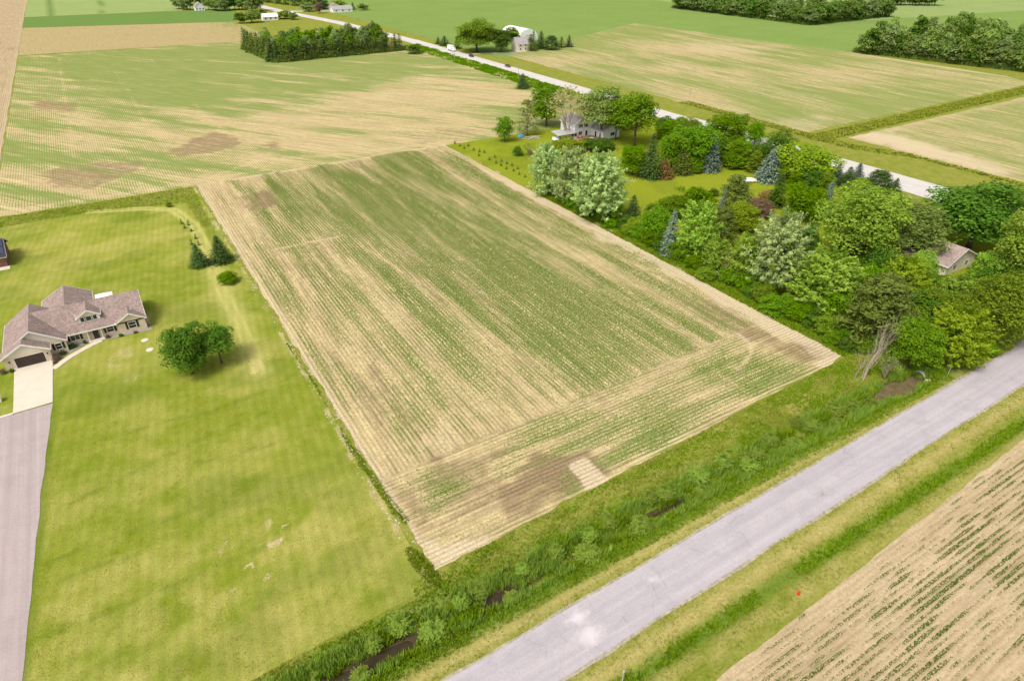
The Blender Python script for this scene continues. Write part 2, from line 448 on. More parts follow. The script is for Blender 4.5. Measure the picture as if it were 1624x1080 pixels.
# ================================================================== terrain
rng = np.random.default_rng(7)
def road_mid(x): return 35.4 + 0.0175 * x          # centre line of the near road
DITCH_Y = 45.9
def ditch_half(x):
    w = 0.05 + 0.5 * sstep(0.35, 0.8, noise(x / 6.0, x * 0 + 0.5, 41))
    return w + 0.95 * sstep(105, 112, x)
def ground_z(x, y):
    x = np.asarray(x, float); y = np.asarray(y, float)
    mid = DITCH_Y + 0.9 * (noise(x / 14.0, x * 0, 42) - 0.5)
    d = np.abs(y - mid) - ditch_half(x)
    depth = (0.96 + 0.45 * sstep(0.42, 0.62, noise(x / 9.0, x * 0 + 3.5, 43)) + 0.3 * sstep(103, 108, x)) * (1 - sstep(-0.1, 2.9, d)) * (1 - sstep(117.0, 118.2, x))
    sw = 0.45 * (1 - sstep(0.2, 1.9, np.abs(y - 28.6))) * sstep(-400, -60, x) * (sstep(59.5, 62, x) + 1 - sstep(52, 54.5, x)) * (1 - sstep(150, 160, x))
    n = (fbm(x / 2.2, y / 2.2, 8, 3) - 0.5) * 0.22 * (sstep(22, 28, y) * (1 - sstep(49.5, 51.5, y))) * (1 - (np.abs(y - road_mid(x)) < 5.5))
    return -depth - sw + n - 0.02
xs = np.array([-4000, -1500, -600, -300, -180, -110] + list(np.arange(-60, 165, 1.0)) + [180, 220, 300, 450, 700, 1200, 2500, 5000.0])
ys = np.array([-2500, -800, -300, -100, -30, 0, 12, 18, 22] + list(np.arange(24, 54.1, 0.5)) + [56, 60, 75, 110, 160, 230, 350, 560, 900, 1500, 2600, 6000.0])
GX, GY = np.meshgrid(xs, ys)
def grid_faces(nx, ny):
    i = np.arange(nx - 1)[None, :] + np.arange(ny - 1)[:, None] * nx
    return np.stack([i, i + 1, i + 1 + nx, i + nx], -1).reshape(-1, 4)
gdist = GY - road_mid(GX)
dry = np.clip(0.95 * np.exp(-((gdist - 5.0) / 0.8) ** 2) + 1.0 * np.exp(-((gdist + 5.4) / 1.1) ** 2) + 0.35 * (1 - sstep(3.3, 4.5, np.abs(gdist))), 0, 1)
dry = dry + 0.7 * sstep(0.5, 0.7, fbm(GX / 9, GY / 3, 61)) * sstep(47.5, 49, GY) * (1 - sstep(52, 56, GY))
dry = dry + 0.5 * sstep(0.45, 0.62, fbm(GX / 8, GY / 2, 62)) * (1 - sstep(27.0, 28.2, GY)) * sstep(20, 23, GY)
lush = 0.9 * np.exp(-((GY - 43.0) / 1.1) ** 2) + 0.9 * np.exp(-((GY - 28.5) / 0.9) ** 2) + 0.7 * (1 - sstep(0.5, 3.0, np.abs(GY - 48.3)))
GZ = ground_z(GX, GY)
bare = 1.2 * sstep(-0.8, -1.15, GZ) * (GY > 40)
cm = np.stack([np.clip(dry, 0, 1), np.clip(lush, 0, 1), bare, 0 * GX], -1)
me = fast_mesh('ground', np.stack([GX, GY, GZ], -1).reshape(-1, 3), grid_faces(len(xs), len(ys)), smooth=True, colr=cm.reshape(-1, 4))
tag(obj('ground', me, M['verge']), kind='structure')

wv = [( -90, 43.0), (104, 43.0), (104, 49.2), (-90, 49.2)]
tag(MB().poly([(x, y, -1.27) for x, y in wv]).build('water', M['water']), kind='structure')
tag(MB().poly([(104, 43, -1.27), (119, 43, -1.27), (119, 49.2, -1.27), (104, 49.2, -1.27)]).build('pond_water', M['pond']), kind='structure')

def ragged(poly, step=2.0, amp=0.5, seed=1):
    out = []
    n = len(poly)
    for i in range(n):
        a = np.array(poly[i]); b = np.array(poly[(i + 1) % n]); L = np.linalg.norm(b - a); k = max(1, int(L / step))
        for j in range(k):
            out.append(a + (b - a) * j / k)
    out = np.array(out)
    out[:, 0] += (fbm(out[:, 0] / 5 + 3, out[:, 1] / 5, seed, 3) - 0.5) * 2 * amp
    out[:, 1] += (fbm(out[:, 0] / 5 - 7, out[:, 1] / 5, seed + 9, 3) - 0.5) * 2 * amp
    return out
def sheet(name, quad, nu, nv, z, mat, maskfn, rag=0.4, seed=1):
    """a four-cornered piece of land (corners counter-clockwise) as a fine grid carrying its growth map"""
    q = np.array(quad, float)
    u = np.linspace(0, 1, nu); v = np.linspace(0, 1, nv)
    U, V = np.meshgrid(u, v)
    P = (q[0] * ((1 - U) * (1 - V))[..., None] + q[1] * (U * (1 - V))[..., None] + q[2] * (U * V)[..., None] + q[3] * ((1 - U) * V)[..., None])
    X, Y = P[..., 0], P[..., 1]
    edge = ((U == 0) | (U == 1) | (V == 0) | (V == 1))
    X = X + edge * (fbm(X / 3, Y / 3, seed, 3) - 0.5) * 2 * rag
    Y = Y + edge * (fbm(X / 3 + 5, Y / 3, seed + 4, 3) - 0.5) * 2 * rag
    g, d, p, h = maskfn(X, Y)
    cm = np.stack([np.clip(a + 0 * X, 0, 1) for a in (g, d, p, h)], -1).reshape(-1, 4)
    me = fast_mesh(name, np.stack([X, Y, 0 * X + z], -1).reshape(-1, 3), grid_faces(nu, nv), colr=cm)
    return tag(obj(name, me, mat), kind='structure')

# ---- the main bean field -------------------------------------------------
FIELD = [(20.6, 52.9), (110.0, 56.9), (109.4, 229.5), (20.2, 229.5)]
LINES = [atp([(430, 397), (536, 376)]), atp([(545, 372), (700, 470)]), atp([(880, 470), (1155, 548)]), atp([(700, 655), (800, 700)]),
         atp([(1125, 585), (1220, 645)]), atp([(1158, 520), (1190, 545), (1192, 562), (1170, 585)])]
def main_head(X, Y):
    return (Y < 71.5 + 0.03 * (X - 20)).astype(float)
def main_growth(X, Y):
    st = fbm(X / 3.2, Y / 38.0, 21, 4)
    bl = fbm(X / 22.0, Y / 60.0, 23, 3)
    g = 0.54 + 1.6 * (st - 0.5) + 1.0 * (bl - 0.5)
    g = g + 0.22 * blob(X, Y, atp([(500, 250), (720, 330), (1000, 470), (1160, 540), (1050, 610), (860, 560), (640, 400)]), 9, 6)
    g = g + 0.16 * blob(X, Y, atp([(700, 240), (800, 300), (1330, 545), (1180, 520), (900, 380)]), 5, 4)
    g = g - 0.14 * (1 - sstep(30, 46, X))
    g = np.where(main_head(X, Y) > 0, 0.44 + 1.2 * (fbm(X / 16.0, Y / 2.5, 27, 4) - 0.5), g)
    g = g + 0.42 * blob(X, Y, atp([(660, 740), (720, 735), (745, 790), (690, 800)]), 2, 2)
    g = g + 0.55 * blob(X, Y, atp([(1010, 690), (1060, 660), (1090, 740), (1050, 760)]), 2, 2.5) * 0.6
    g = g + 0.5 * blob(X, Y, atp([(880, 760), (950, 730), (960, 800), (920, 815)]), 1.5, 1.5) * 0.8
    g = g + 0.45 * blob(X, Y, atp([(1150, 560), (1300, 590), (1230, 640), (1090, 590)]), 3, 3)
    g = g + 0.05 - 0.22 * sstep(206, 229, Y) * (1 - 0.5 * sstep(60, 90, X))
    g = g - 0.9 * main_bare(X, Y) - 0.35 * main_damp(X, Y)
    return np.clip(g, 0, 1)
def main_damp(X, Y):
    d = 0.9 * blob(X, Y, atp([(790, 775), (850, 722), (930, 715), (960, 750), (890, 800), (800, 830)]), 1.5, 2.5, 5)
    d = d + 0.7 * blob(X, Y, atp([(640, 760), (700, 720), (800, 715), (810, 800), (760, 835), (690, 810)]), 4, 4, 6)
    d = d + 0.8 * blob(X, Y, atp([(372, 312), (420, 305), (445, 325), (395, 335)]), 3, 2, 7)
    d = d + 0.75 * blob(X, Y, atp([(1080, 480), (1140, 480), (1240, 540), (1340, 545), (1290, 575), (1180, 540)]), 2, 3, 8)
    d = d + 0.6 * blob(X, Y, atp([(560, 530), (600, 560), (620, 620), (590, 600)]), 3, 3, 9)
    d = d + 0.5 * sstep(0.52, 0.72, fbm(X / 9.0, Y / 30.0, 31, 4))
    return np.clip(d, 0, 1)
def main_bare(X, Y):
    p = blob(X, Y, atp([(900, 738), (928, 724), (978, 772), (944, 792)]), 0.7, 0.5)
    p = np.maximum(p, blob(X, Y, atp([(660, 850), (700, 862), (790, 850), (770, 870), (690, 905)]), 1.2, 1.5))
    p = np.maximum(p, 0.85 * sstep(103.0, 107.5, X + (fbm(X / 3, Y / 6, 33) - 0.5) * 6) * sstep(54, 60, Y) * (1 - 0.6 * sstep(170, 200, Y)))
    p = np.maximum(p, blob(X, Y, atp([(1290, 575), (1345, 560), (1350, 585), (1310, 590)]), 1.0, 1.0))
    p = np.maximum(p, 0.6 * (1 - sstep(0.3, 1.5, np.abs(X - 20.8))))
    p = np.maximum(p, 0.5 * sstep(226, 228, Y) * (fbm(X / 9, Y / 9, 39) > 0.5))
    p = np.maximum(p, 0.18 * (1 - sstep(0.5, 3.4, np.abs(Y - (72.0 + 0.03 * (X - 20))))))
    for i, L in enumerate(LINES):
        p = np.maximum(p, (0.75 if i in (0, 5) else 0.32) * stroke(X, Y, L, 0.7, 0.5, 0.5))
    p = np.maximum(p, 0.45 * blob(X, Y, atp([(700, 660), (740, 690), (720, 730), (670, 700)]), 4, 4) )
    return np.clip(p, 0, 1)
sheet('crop_field', FIELD, 180, 260, 0.03, M['crop_field'], lambda X, Y: (0.9 * main_growth(X, Y), main_damp(X, Y), main_bare(X, Y), main_head(X, Y)), 0.5, 2)

# ---- the field beyond the lane -------------------------------------------
def f2_growth(X, Y):
    a = R(36); U = X * math.cos(a) + Y * math.sin(a); V = -X * math.sin(a) + Y * math.cos(a)
    g = 0.76 + 1.7 * (fbm(U / 6.0, V / 42.0, 51, 4) - 0.5) + 0.9 * (fbm(U / 40, V / 90, 53, 3) - 0.5)
    g = g + 0.42 * blob(X, Y, atp([(30, 95), (380, 70), (640, 85), (720, 110), (560, 140), (300, 165), (180, 150)]), 14, 10)
    g = g + 0.25 * blob(X, Y, atp([(30, 180), (90, 185), (120, 240), (30, 235)]), 8, 6)
    g = g - 0.32 * blob(X, Y, atp([(640, 130), (840, 150), (800, 190), (690, 228), (420, 245), (380, 215), (420, 180)]), 14, 10)
    g = g - 0.6 * f2_bare(X, Y) - 0.3 * f2_damp(X, Y)
    return np.clip(g, 0, 1)
F2D = [[(55, 272), (110, 262), (230, 254), (225, 270), (150, 300), (75, 298)], [(262, 240), (300, 222), (345, 208), (385, 222), (380, 236), (290, 250)],
       [(45, 165), (60, 158), (128, 163), (120, 176), (60, 176)], [(410, 222), (440, 225), (455, 240), (420, 238)], [(640, 218), (700, 200), (760, 205), (740, 225), (660, 232)]]
def f2_damp(X, Y):
    d = 0 * X
    for i, P in enumerate(F2D):
        d = np.maximum(d, (0.8 if i < 4 else 0.45) * blob(X, Y, atp(P), 3, 4, 60 + i))
    return d
F2L = [atp([(93, 92), (97, 112), (108, 200), (122, 250)]), atp([(240, 95), (330, 190), (400, 235)]), atp([(180, 110), (262, 240)])]
def f2_bare(X, Y):
    p = 0 * X
    for L in F2L:
        p = np.maximum(p, 0.4 * stroke(X, Y, L, 1.0, 0.8, 0.9))
    p = np.maximum(p, 0.5 * stroke(X, Y, [(-34, 233.5), (20, 231.5), (45, 246), (75, 236), (112, 233)], 2.6, 1.6, 1.6))
    p = np.maximum(p, 0.6 * stroke(X, Y, atp([(330, 285), (420, 270)]), 1.6, 0.8, 0.5))
    return p
sheet('crop_field_beyond_lane', [(-34.5, 228.8), (203.0, 227.5), (199.0, 549.0), (-34.5, 557.0)], 170, 200, 0.02, M['far_field'], lambda X, Y: (f2_growth(X, Y), f2_damp(X, Y), f2_bare(X, Y), 0 * X), 0.8, 4)
# pale field to the west, stubble strip, green strips to the north
sheet('tilled_field', [(-420, 200), (-35.0, 229), (-35.5, 1500), (-420, 1500)], 60, 160, 0.025, M['bare_field'],
      lambda X, Y: (0.12 * fbm(X / 30, Y / 60, 71), 0.5 * sstep(0.55, 0.7, fbm(X / 12, Y / 30, 72)), 0.5 * sstep(-40, -36, X), 0 * X), 0.6, 5)
sheet('stubble_field', [(-35.0, 562), (130, 550), (126, 680), (-35.2, 727)], 70, 50, 0.025, M['stubble'],
      lambda X, Y: (0.25 + 0.6 * (fbm(X / 40, Y / 20, 73) - 0.5) + 0.5 * sstep(85, 125, X), 0.25 * fbm(X / 30, Y / 30, 74), 0.2 * fbm(X / 20, Y / 30, 75), 0 * X), 1.0, 6)
zero = lambda X, Y: (0.25 * fbm(X / 20, Y / 60, 81), 0.3 * fbm(X / 50, Y / 20, 82), 0 * X, 0 * X)
sheet('green_strip_field', [(-35.2, 728), (126, 681), (150, 792), (-35.2, 818)], 40, 30, 0.025, M['green_field'], lambda X, Y: (0 * X, 0.9 + 0 * X, 0 * X, 0 * X), 1.0, 7)
sheet('pale_green_field', [(-35.2, 819), (176, 800), (176, 1700), (-35.2, 1700)], 40, 60, 0.025, M['pale_green_field'],
      lambda X, Y: (0.2 * fbm(X / 60, Y / 40, 83), stroke(X, Y, [(-14, 560), (-13, 1500)], 2.5, 1, 0.3) + stroke(X, Y, [(30, 819), (60, 1500)], 3, 1, 0.3), 0 * X, 0 * X), 1.0, 8)
sheet('green_crop_field', [(230, 392), (1900, -400), (1900, 2600), (190, 2600)], 60, 80, 0.015, M['green_field'], zero, 0.0, 9)
sheet('light_crop_field', [(560, 400), (1900, 210), (1900, 2500), (800, 2500)], 40, 50, 0.035, M['pale_green_field'], zero, 1.0, 10)

# fields east of the highway
def f3_mask(X, Y):
    a = R(38); U = X * math.cos(a) + Y * math.sin(a); V = -X * math.sin(a) + Y * math.cos(a)
    g = 0.70 + 0.8 * (fbm(X / 5.0, Y / 55.0, 91, 4) - 0.5) + 0.9 * (fbm(X / 60, Y / 60, 92, 3) - 0.5) + 0.4 * sstep(390, 480, Y - 0.15 * (X - 300))
    b = 0.45 * blob(X, Y, atp([(1090, 60), (1230, 75), (1180, 95), (1080, 80)]), 12, 8) + 0.55 * stroke(X, Y, atp([(1050, 100), (1180, 130), (1300, 160)]), 9, 6, 4)
    b = b + 0.6 * blob(X, Y, atp([(1180, 195), (1290, 212), (1330, 190), (1300, 180)]), 6, 4) + 0.7 * (1 - sstep(1.5, 4, np.abs(X - 439)))
    return g - 0.3 * b, 0.22 * fbm(X / 25, Y / 25, 94), b, 0 * X
sheet('thin_crop_field', [(238, 168.5), (432, 171), (421, 486), (238, 398)], 120, 150, 0.03, M['thin_field'], f3_mask, 1.2, 11)
sheet('thin_crop_field_by_wood', [(431.5, 171), (441, 190), (441, 283), (421, 486)], 12, 90, 0.031, M['thin_field'], f3_mask, 0.4, 12)
def f4_mask(X, Y):
    g = 0.66 + 0.8 * (fbm(X / 5.0, Y / 50.0, 95, 4) - 0.5) + 0.7 * sstep(300, 420, X) * 0.3
    b = 0.8 * blob(X, Y, [(250, 100), (252, 154), (275, 152), (262, 95)], 5, 4) + 0.4 * sstep(149, 154, Y)
    d = 0.55 * blob(X, Y, [(252, 92), (256, 135), (264, 125), (262, 92)], 4, 3)
    return g - 0.4 * b, d, b, 0 * X
sheet('thin_crop_field_by_junction', [(251, 52), (620, 52), (620, 158), (250, 155)], 130, 60, 0.03, M['thin_field'], f4_mask, 1.0, 13)

# bottom right field
def f5_growth(X, Y):
    row_ = np.floor(Y / 0.762)
    g = 0.36 + 2.0 * (fbm(X / 4.5 + row_ * 3.71, row_ * 5.37, 101, 3) - 0.5) + 1.0 * (fbm(X / 12, Y / 6, 102, 3) - 0.5)
    edge = Y - (23.6 + 0.043 * (X - 40))
    g = g - 0.45 * sstep(-5.5, -0.5, edge) + 0.12 * sstep(60, 40, X)
    return np.clip(g, 0, 1)
F5 = [(-60, -40), (190, -40), (190, 29.5), (-60, 19.5)]
sheet('near_row_field', F5, 220, 70, 0.035, M['near_field'], lambda X, Y: (0.25 * f5_growth(X, Y), 0.35 * fbm(X / 6, Y / 3, 104), 0.35 * sstep(0.45, 0.6, fbm(X / 9, Y / 4, 105)), 1 + 0 * X), 0.3, 14)

# ---- lawns ---------------------------------------------------------------
DARKL = [[(110, 800), (240, 735), (330, 690), (420, 655)], [(50, 900), (190, 850), (330, 800)], [(80, 925), (215, 880), (260, 850)], [(60, 1010), (150, 980), (330, 905), (430, 860)],
         [(250, 830), (350, 790), (450, 740)], [(150, 700), (260, 670), (330, 655), (420, 620)], [(120, 1075), (230, 1020)], [(290, 740), (430, 705)]]
TRACK = atp([(140, 336), (230, 331), (275, 333), (308, 357), (328, 395), (340, 430), (352, 462), (380, 510), (400, 560), (410, 590)])
def off(pts, d):
    o = []
    for i, p in enumerate(pts):
        a = Vector(pts[max(i - 1, 0)]); b = Vector(pts[min(i + 1, len(pts) - 1)]); t = (b - a).normalized()
        o.append((p[0] - t.y * d, p[1] + t.x * d))
    return o
def lawn_mask(X, Y):
    d = 0.5 * sstep(0.45, 0.65, fbm(X / 9, Y / 9, 111, 4)) + 0.6 * (1 - sstep(58, 88, Y)) * sstep(0.3, 0.6, fbm(X / 3, Y / 3, 115)) + 0.3 * sstep(150, 190, Y) * sstep(0.35, 0.6, fbm(X / 14, Y / 14, 116))
    l = 0.45 * sstep(0.5, 0.68, fbm(X / 14, Y / 10, 112, 4)) + 0.7 * (1 - sstep(0.2, 1.2, X - (-24.6 + 0.066 * (Y - 63)))) * (Y < 120)
    for i, P in enumerate(DARKL):
        l = np.maximum(l, 0.5 * stroke(X, Y, atp(P), 0.4, 0.5, 1.1, 120 + i))
    wn_ = 0 * X
    for dd in (-0.85, 0.85):
        wn_ = np.maximum(wn_, 1.0 * stroke(X, Y, off(TRACK, dd), 1.15, 0.5, 0.25))
    wn_ = np.maximum(wn_, 0.8 * stroke(X, Y, TRACK[5:], 4.2, 2.2, 0.8))
    b = 0.5 * blob(X, Y, atp([(155, 575), (175, 560), (205, 548), (220, 560), (190, 585), (160, 590)]), 0.8, 1.6)
    b = np.maximum(b, 0.42 * blob(X, Y, atp([(135, 605), (165, 597), (230, 590), (235, 600), (180, 615), (140, 615)]), 0.8, 1.6))
    b = np.maximum(b, 0.7 * blob(X, Y, atp([(390, 570), (412, 560), (420, 585), (400, 592)]), 0.5, 1.2))
    b = np.maximum(b, 0.6 * (1 - sstep(0.4, 1.3, np.abs(X - 19.3 + (fbm(X, Y / 4, 117) - 0.5) * 2))) * sstep(0.4, 0.55, fbm(X / 3, Y / 7, 118)))
    b = np.maximum(b, 0.8 * (sstep(0.62, 0.72, fbm(X / 2.2, Y / 2.2, 119, 4)) * blob(X, Y, atp([(280, 960), (430, 800), (540, 780), (500, 900), (330, 980)]), 4, 4)))
    l = np.maximum(l, 0.5 * blob(X, Y, atp([(-40, 352), (150, 322), (305, 296), (330, 345), (375, 425), (352, 418), (322, 360), (295, 322), (150, 336), (-40, 368)]), 0.8, 0.8))
    return d, l, b, wn_
sheet('lawn', [(-110, 46.5), (19.6, 51.0), (19.6, 228.6), (-110, 236)], 200, 260, 0.012, M['lawn'], lawn_mask, 0.4, 15)
def yard_mask(X, Y):
    return 0.2 * fbm(X / 8, Y / 8, 131), np.maximum(0.3 * sstep(0.5, 0.7, fbm(X / 10, Y / 10, 132)), 0.95 * (1 - sstep(112, 117, X)) * (1 - sstep(150, 175, Y))), 0.8 * stroke(X, Y, [(109.5, 229), (110.5, 160), (110.2, 60)], 1.2, 0.6, 0.6) * sstep(0.5, 0.6, fbm(X / 3, Y / 8, 133)), 0 * X
sheet('yard', [(110.0, 57.0), (203, 51), (203, 233.4), (109.6, 232.0)], 90, 160, 0.016, M['yard'], yard_mask, 0.5, 16)

# ---- roads ---------------------------------------------------------------
def strip_road(name, pts, half, zc, ze, mat, rag=0.12, step=2.0):
    """a road as a gently crowned strip with frayed edges"""
    P = []
    for a, b in zip(pts[:-1], pts[1:]):
        a = np.array(a, float); b = np.array(b, float); k = max(1, int(np.linalg.norm(b - a) / step))
        P += [a + (b - a) * j / k for j in range(k)]
    P.append(np.array(pts[-1], float)); P = np.array(P)
    T = np.gradient(P, axis=0); T /= np.linalg.norm(T, axis=1)[:, None]
    Nn = np.stack([-T[:, 1], T[:, 0]], 1)
    s = np.arange(len(P)) * step
    V = []
    for f, z in ((-1, ze), (-0.55, (zc * 2 + ze) / 3), (0, zc), (0.55, (zc * 2 + ze) / 3), (1, ze)):
        w = half * f + (abs(f) == 1) * np.sign(f) * (fbm(s / 5.0, s * 0 + f * 7, 3, 3) - 0.5) * 2 * rag
        Q = P + Nn * w[:, None]
        V.append(np.column_stack([Q, np.full(len(P), z)]))
    V = np.stack(V, 1).reshape(-1, 3)
    return tag(obj(name, fast_mesh(name, V, grid_faces(5, len(P)), smooth=True), mat), kind='structure')
strip_road('road', [(-300, road_mid(-300)), (205, road_mid(205)), (800, road_mid(800))], 3.35, 0.11, 0.04, M['road'], 0.14)
gravel = plain('shoulder_gravel', (0.36, 0.31, 0.24), 0.95, 0.3, 1.2)
strip_road('road_shoulder', [(-300, road_mid(-300)), (205, road_mid(205)), (800, road_mid(800))], 3.75, 0.035, 0.015, gravel, 0.4, 1.2)
strip_road('highway', [(215, -200), (215.0, 60), (214.3, 300), (212, 490), (203, 620), (184, 750), (176.5, 839), (170, 1000), (168, 1400)], 5.4, 0.13, 0.06, M['highway'], 0.05, 4.0)
strip_road('highway_shoulder', [(223.0, 60), (221.6, 140), (219.2, 210)], 2.4, 0.055, 0.045, M['highway'], 0.2, 4.0)
dv = [(-33.5, 40.0), (-24.9, 40.0), (-24.4, 63), (-22.7, 95), (-20.9, 119.4), (-36, 118.9), (-36, 95)]
dr = ragged(dv, 1.2, 0.18, 9)
tag(MB().poly([(x, y, 0.05) for x, y in dr]).build('driveway', M['drive']), kind='structure')
tag(MB().slab((-26.7, 119.5, 0.10), (-20.9, 119.8, 0.10), (-20.7, 135.15, 0.10), (-26.9, 135.15, 0.10), 0.12).build('driveway_apron', M['concrete']), kind='structure')
tag(MB().slab((-45, 118.2, 0.09), (-26.72, 119.3, 0.09), (-26.72, 119.9, 0.09), (-45, 118.8, 0.09), 0.1).build('drive_kerb', M['concrete']), kind='structure')
wk = [(-20.65, 131.6), (-18.0, 134.6), (-14.5, 137.2), (-12.3, 138.3)]
for i in range(3):
    a, b = Vector(wk[i] + (0,)), Vector(wk[i + 1] + (0,)); t = (b - a).normalized(); n = Vector((-t.y, t.x, 0)) * 0.6
    q = [a - n, b - n, b + n, a + n]
    if i == 0: path_mb = MB()
    path_mb.slab(*[(p.x, p.y, 0.085 + 0.003 * i) for p in q], 0.09)
tag(path_mb.build('garden_path', M['concrete']), kind='structure')
tag(MB().poly([(x, y, 0.045) for x, y in [(-20.7, 133.6), (-18.3, 135.9), (-14.8, 138.4), (-12.4, 139.4), (-17.9, 139.4), (-18, 137.3), (-20.7, 137.3)]]).build('planting_bed', M['mulch']), kind='structure')
tag(MB().poly([(x, y, 0.045) for x, y in [(-12.0, 138.2), (-3.0, 137.6), (-3.0, 139.2), (-8.6, 139.2), (-12.0, 139.6)]]).build('planting_bed', M['mulch']), kind='structure')
tag(MB().poly([(x, y, 0.04) for x, y in ragged([(221, 411), (246, 404.5), (262, 402), (262, 404), (246, 407), (221, 414.5)], 3, 0.2)]).build('farm_lane', M['highway']), kind='structure')
tag(MB().poly([(x, y, 0.05) for x, y in ragged([(176, 745), (192, 735), (240, 716), (241, 719), (200, 742), (180, 756)], 4, 0.3)]).build('farm_lane', M['highway']), kind='structure')

# ================================================================== ground cover
def tufts(x, y, z, h, w, nb, seed, lean=0.45):
    """nb blades (one triangle each) at every point"""
    r = np.random.default_rng(seed)
    n = len(x)
    X = np.repeat(x, nb); Y = np.repeat(y, nb); Z = np.repeat(z, nb); H = np.repeat(h, nb) * r.uniform(0.6, 1.15, n * nb); W = np.repeat(w, nb)
    a = r.uniform(0, 2 * np.pi, n * nb); X = X + np.cos(a) * W * 0.5; Y = Y + np.sin(a) * W * 0.5
    b = a + np.pi / 2 + r.normal(0, 0.4, n * nb)
    lx = np.cos(a) * H * lean * r.uniform(0.2, 1.3, n * nb); ly = np.sin(a) * H * lean * r.uniform(0.2, 1.3, n * nb)
    V = np.empty((n * nb, 3, 3))
    V[:, 0] = np.column_stack([X - np.cos(b) * W * .45, Y - np.sin(b) * W * .45, Z - 0.03])
    V[:, 1] = np.column_stack([X + np.cos(b) * W * .45, Y + np.sin(b) * W * .45, Z - 0.03])
    V[:, 2] = np.column_stack([X + lx, Y + ly, Z + H])
    rn = np.repeat(np.clip(np.repeat(r.uniform(0, 1, n), nb) * 0.6 + r.uniform(0, 0.4, n * nb), 0, 1), 3)
    return V.reshape(-1, 3), np.arange(n * nb * 3).reshape(-1, 3), rn
def stuff(name, mat, label, cat, *a, **k):
    V, F, rn = tufts(*a, **k)
    return tag(obj(name, fast_mesh(name, V, F, rn), mat), label, cat, kind='stuff')

def row_plants(name, x0, x1, y0, y1, along, step, growth, keep, label, seed, hgt=0.2, wid=0.24, zz=0.03, mat='crop_leaf', jit=0.035, lean=0.9):
    r = np.random.default_rng(seed)
    sp = 0.762
    if along == 'y':
        lines = np.arange(math.ceil(x0 / sp) * sp + sp / 4, x1, sp); t = np.arange(y0, y1, step)
        Xg, Yg = np.meshgrid(lines, t)
        Xg = Xg + r.normal(0, jit, Xg.shape); Yg = Yg + r.uniform(-step, step, Yg.shape) * 0.6
    else:
        lines = np.arange(math.ceil(y0 / sp) * sp + sp / 4, y1, sp); t = np.arange(x0, x1, step)
        Xg, Yg = np.meshgrid(t, lines)
        Yg = Yg + r.normal(0, jit, Xg.shape); Xg = Xg + r.uniform(-step, step, Xg.shape) * 0.6
    X, Y = Xg.ravel(), Yg.ravel()
    k = keep(X, Y); X, Y = X[k], Y[k]
    g = growth(X, Y)
    p = np.clip(g * 1.3 + 0.32, 0, 0.98)
    k = (r.uniform(0, 1, len(X)) < p) & (g > 0.012); X, Y, g = X[k], Y[k], g[k]
    s = (0.45 + 0.75 * g)
    stuff(name, M[mat], label, 'crop', X, Y, 0 * X + zz, hgt * s, wid * s, 4, seed + 1, lean=lean)
infield = lambda X, Y: inside(X, Y, [(21.3, 54.0), (109.2, 57.8), (108.9, 228.5), (20.9, 228.5)])
row_plants('crop_rows', 20, 110, 60, 229, 'y', 0.34, main_growth, lambda X, Y: infield(X, Y) & (main_head(X, Y) < 0.5), 'young green crop growing in long rows across the main field', 201, 0.2, 0.27)
row_plants('headland_rows', 20, 110, 53, 75, 'x', 0.30, main_growth, lambda X, Y: infield(X, Y) & (main_head(X, Y) > 0.5), 'young crop rows running parallel to the ditch at the field end', 203, 0.2, 0.28)
row_plants('near_field_rows', 24, 150, -6, 29, 'x', 0.13, f5_growth, lambda X, Y: (Y < 23.2 + 0.043 * (X - 40)), 'broken green crop rows on pale soil beyond the roadside', 205, 0.2, 0.30, mat='near_crop_leaf', jit=0.02, lean=0.4)

def scatter(n, x0, x1, y0, y1, seed):
    r = np.random.default_rng(seed); return r.uniform(x0, x1, n), r.uniform(y0, y1, n), r
# rank grass on the ditch banks
x, y, r = scatter(110000, -30, 121, 41.6, 57.0, 301)
dd = np.abs(y - DITCH_Y); gz = ground_z(x, y)
dens = fbm(x / 3.0, y / 2.0, 302, 3)
k = (gz > -1.22) & (r.uniform(0, 1, len(x)) < 0.25 + 1.1 * (dens - 0.3)) & (y < 52.6 + 0.0447 * np.clip(x - 20, 0, 200)) & ((y < 50.2) | (x > 17))
x, y, gz = x[k], y[k], gz[k]; dd = dd[k]
h = 0.26 + 1.0 * np.exp(-((dd - 1.3) / 1.3) ** 2) * sstep(0.3, 0.7, fbm(x / 4, y / 2, 303))
gold = (fbm(x / 7, y / 2.0, 304) > 0.49) & (y > 48.0)
stuff('ditch_grass', M['lush_blade'], 'tall green grass and reeds on the ditch banks beside the road', 'grass', x[~gold], y[~gold], gz[~gold], h[~gold], 0.16 + 0.14 * h[~gold], 3, 305)
stuff('seed_grass', M['verge_blade'], 'golden seeding grass between the ditch and the field edge', 'grass', x[gold], y[gold], gz[gold], h[gold] * 0.8, 0.2 + 0 * h[gold], 3, 306)
x, y, r = scatter(15000, -25, 119, 43.4, 48.6, 307)
gz = ground_z(x, y); k = (gz > -1.25) & (r.uniform(0, 1, len(x)) < sstep(0.40, 0.62, fbm(x / 2.2, y / 1.6, 308, 3))); x, y, gz = x[k], y[k], gz[k]
stuff('reed_bed', M['leaf_reed'], 'dense upright grey green reeds standing along the ditch channel', 'reeds', x, y, gz, 0.75 + 0.75 * fbm(x / 3, y / 3, 309), 0.2 + 0 * x, 4, 310, lean=0.25)
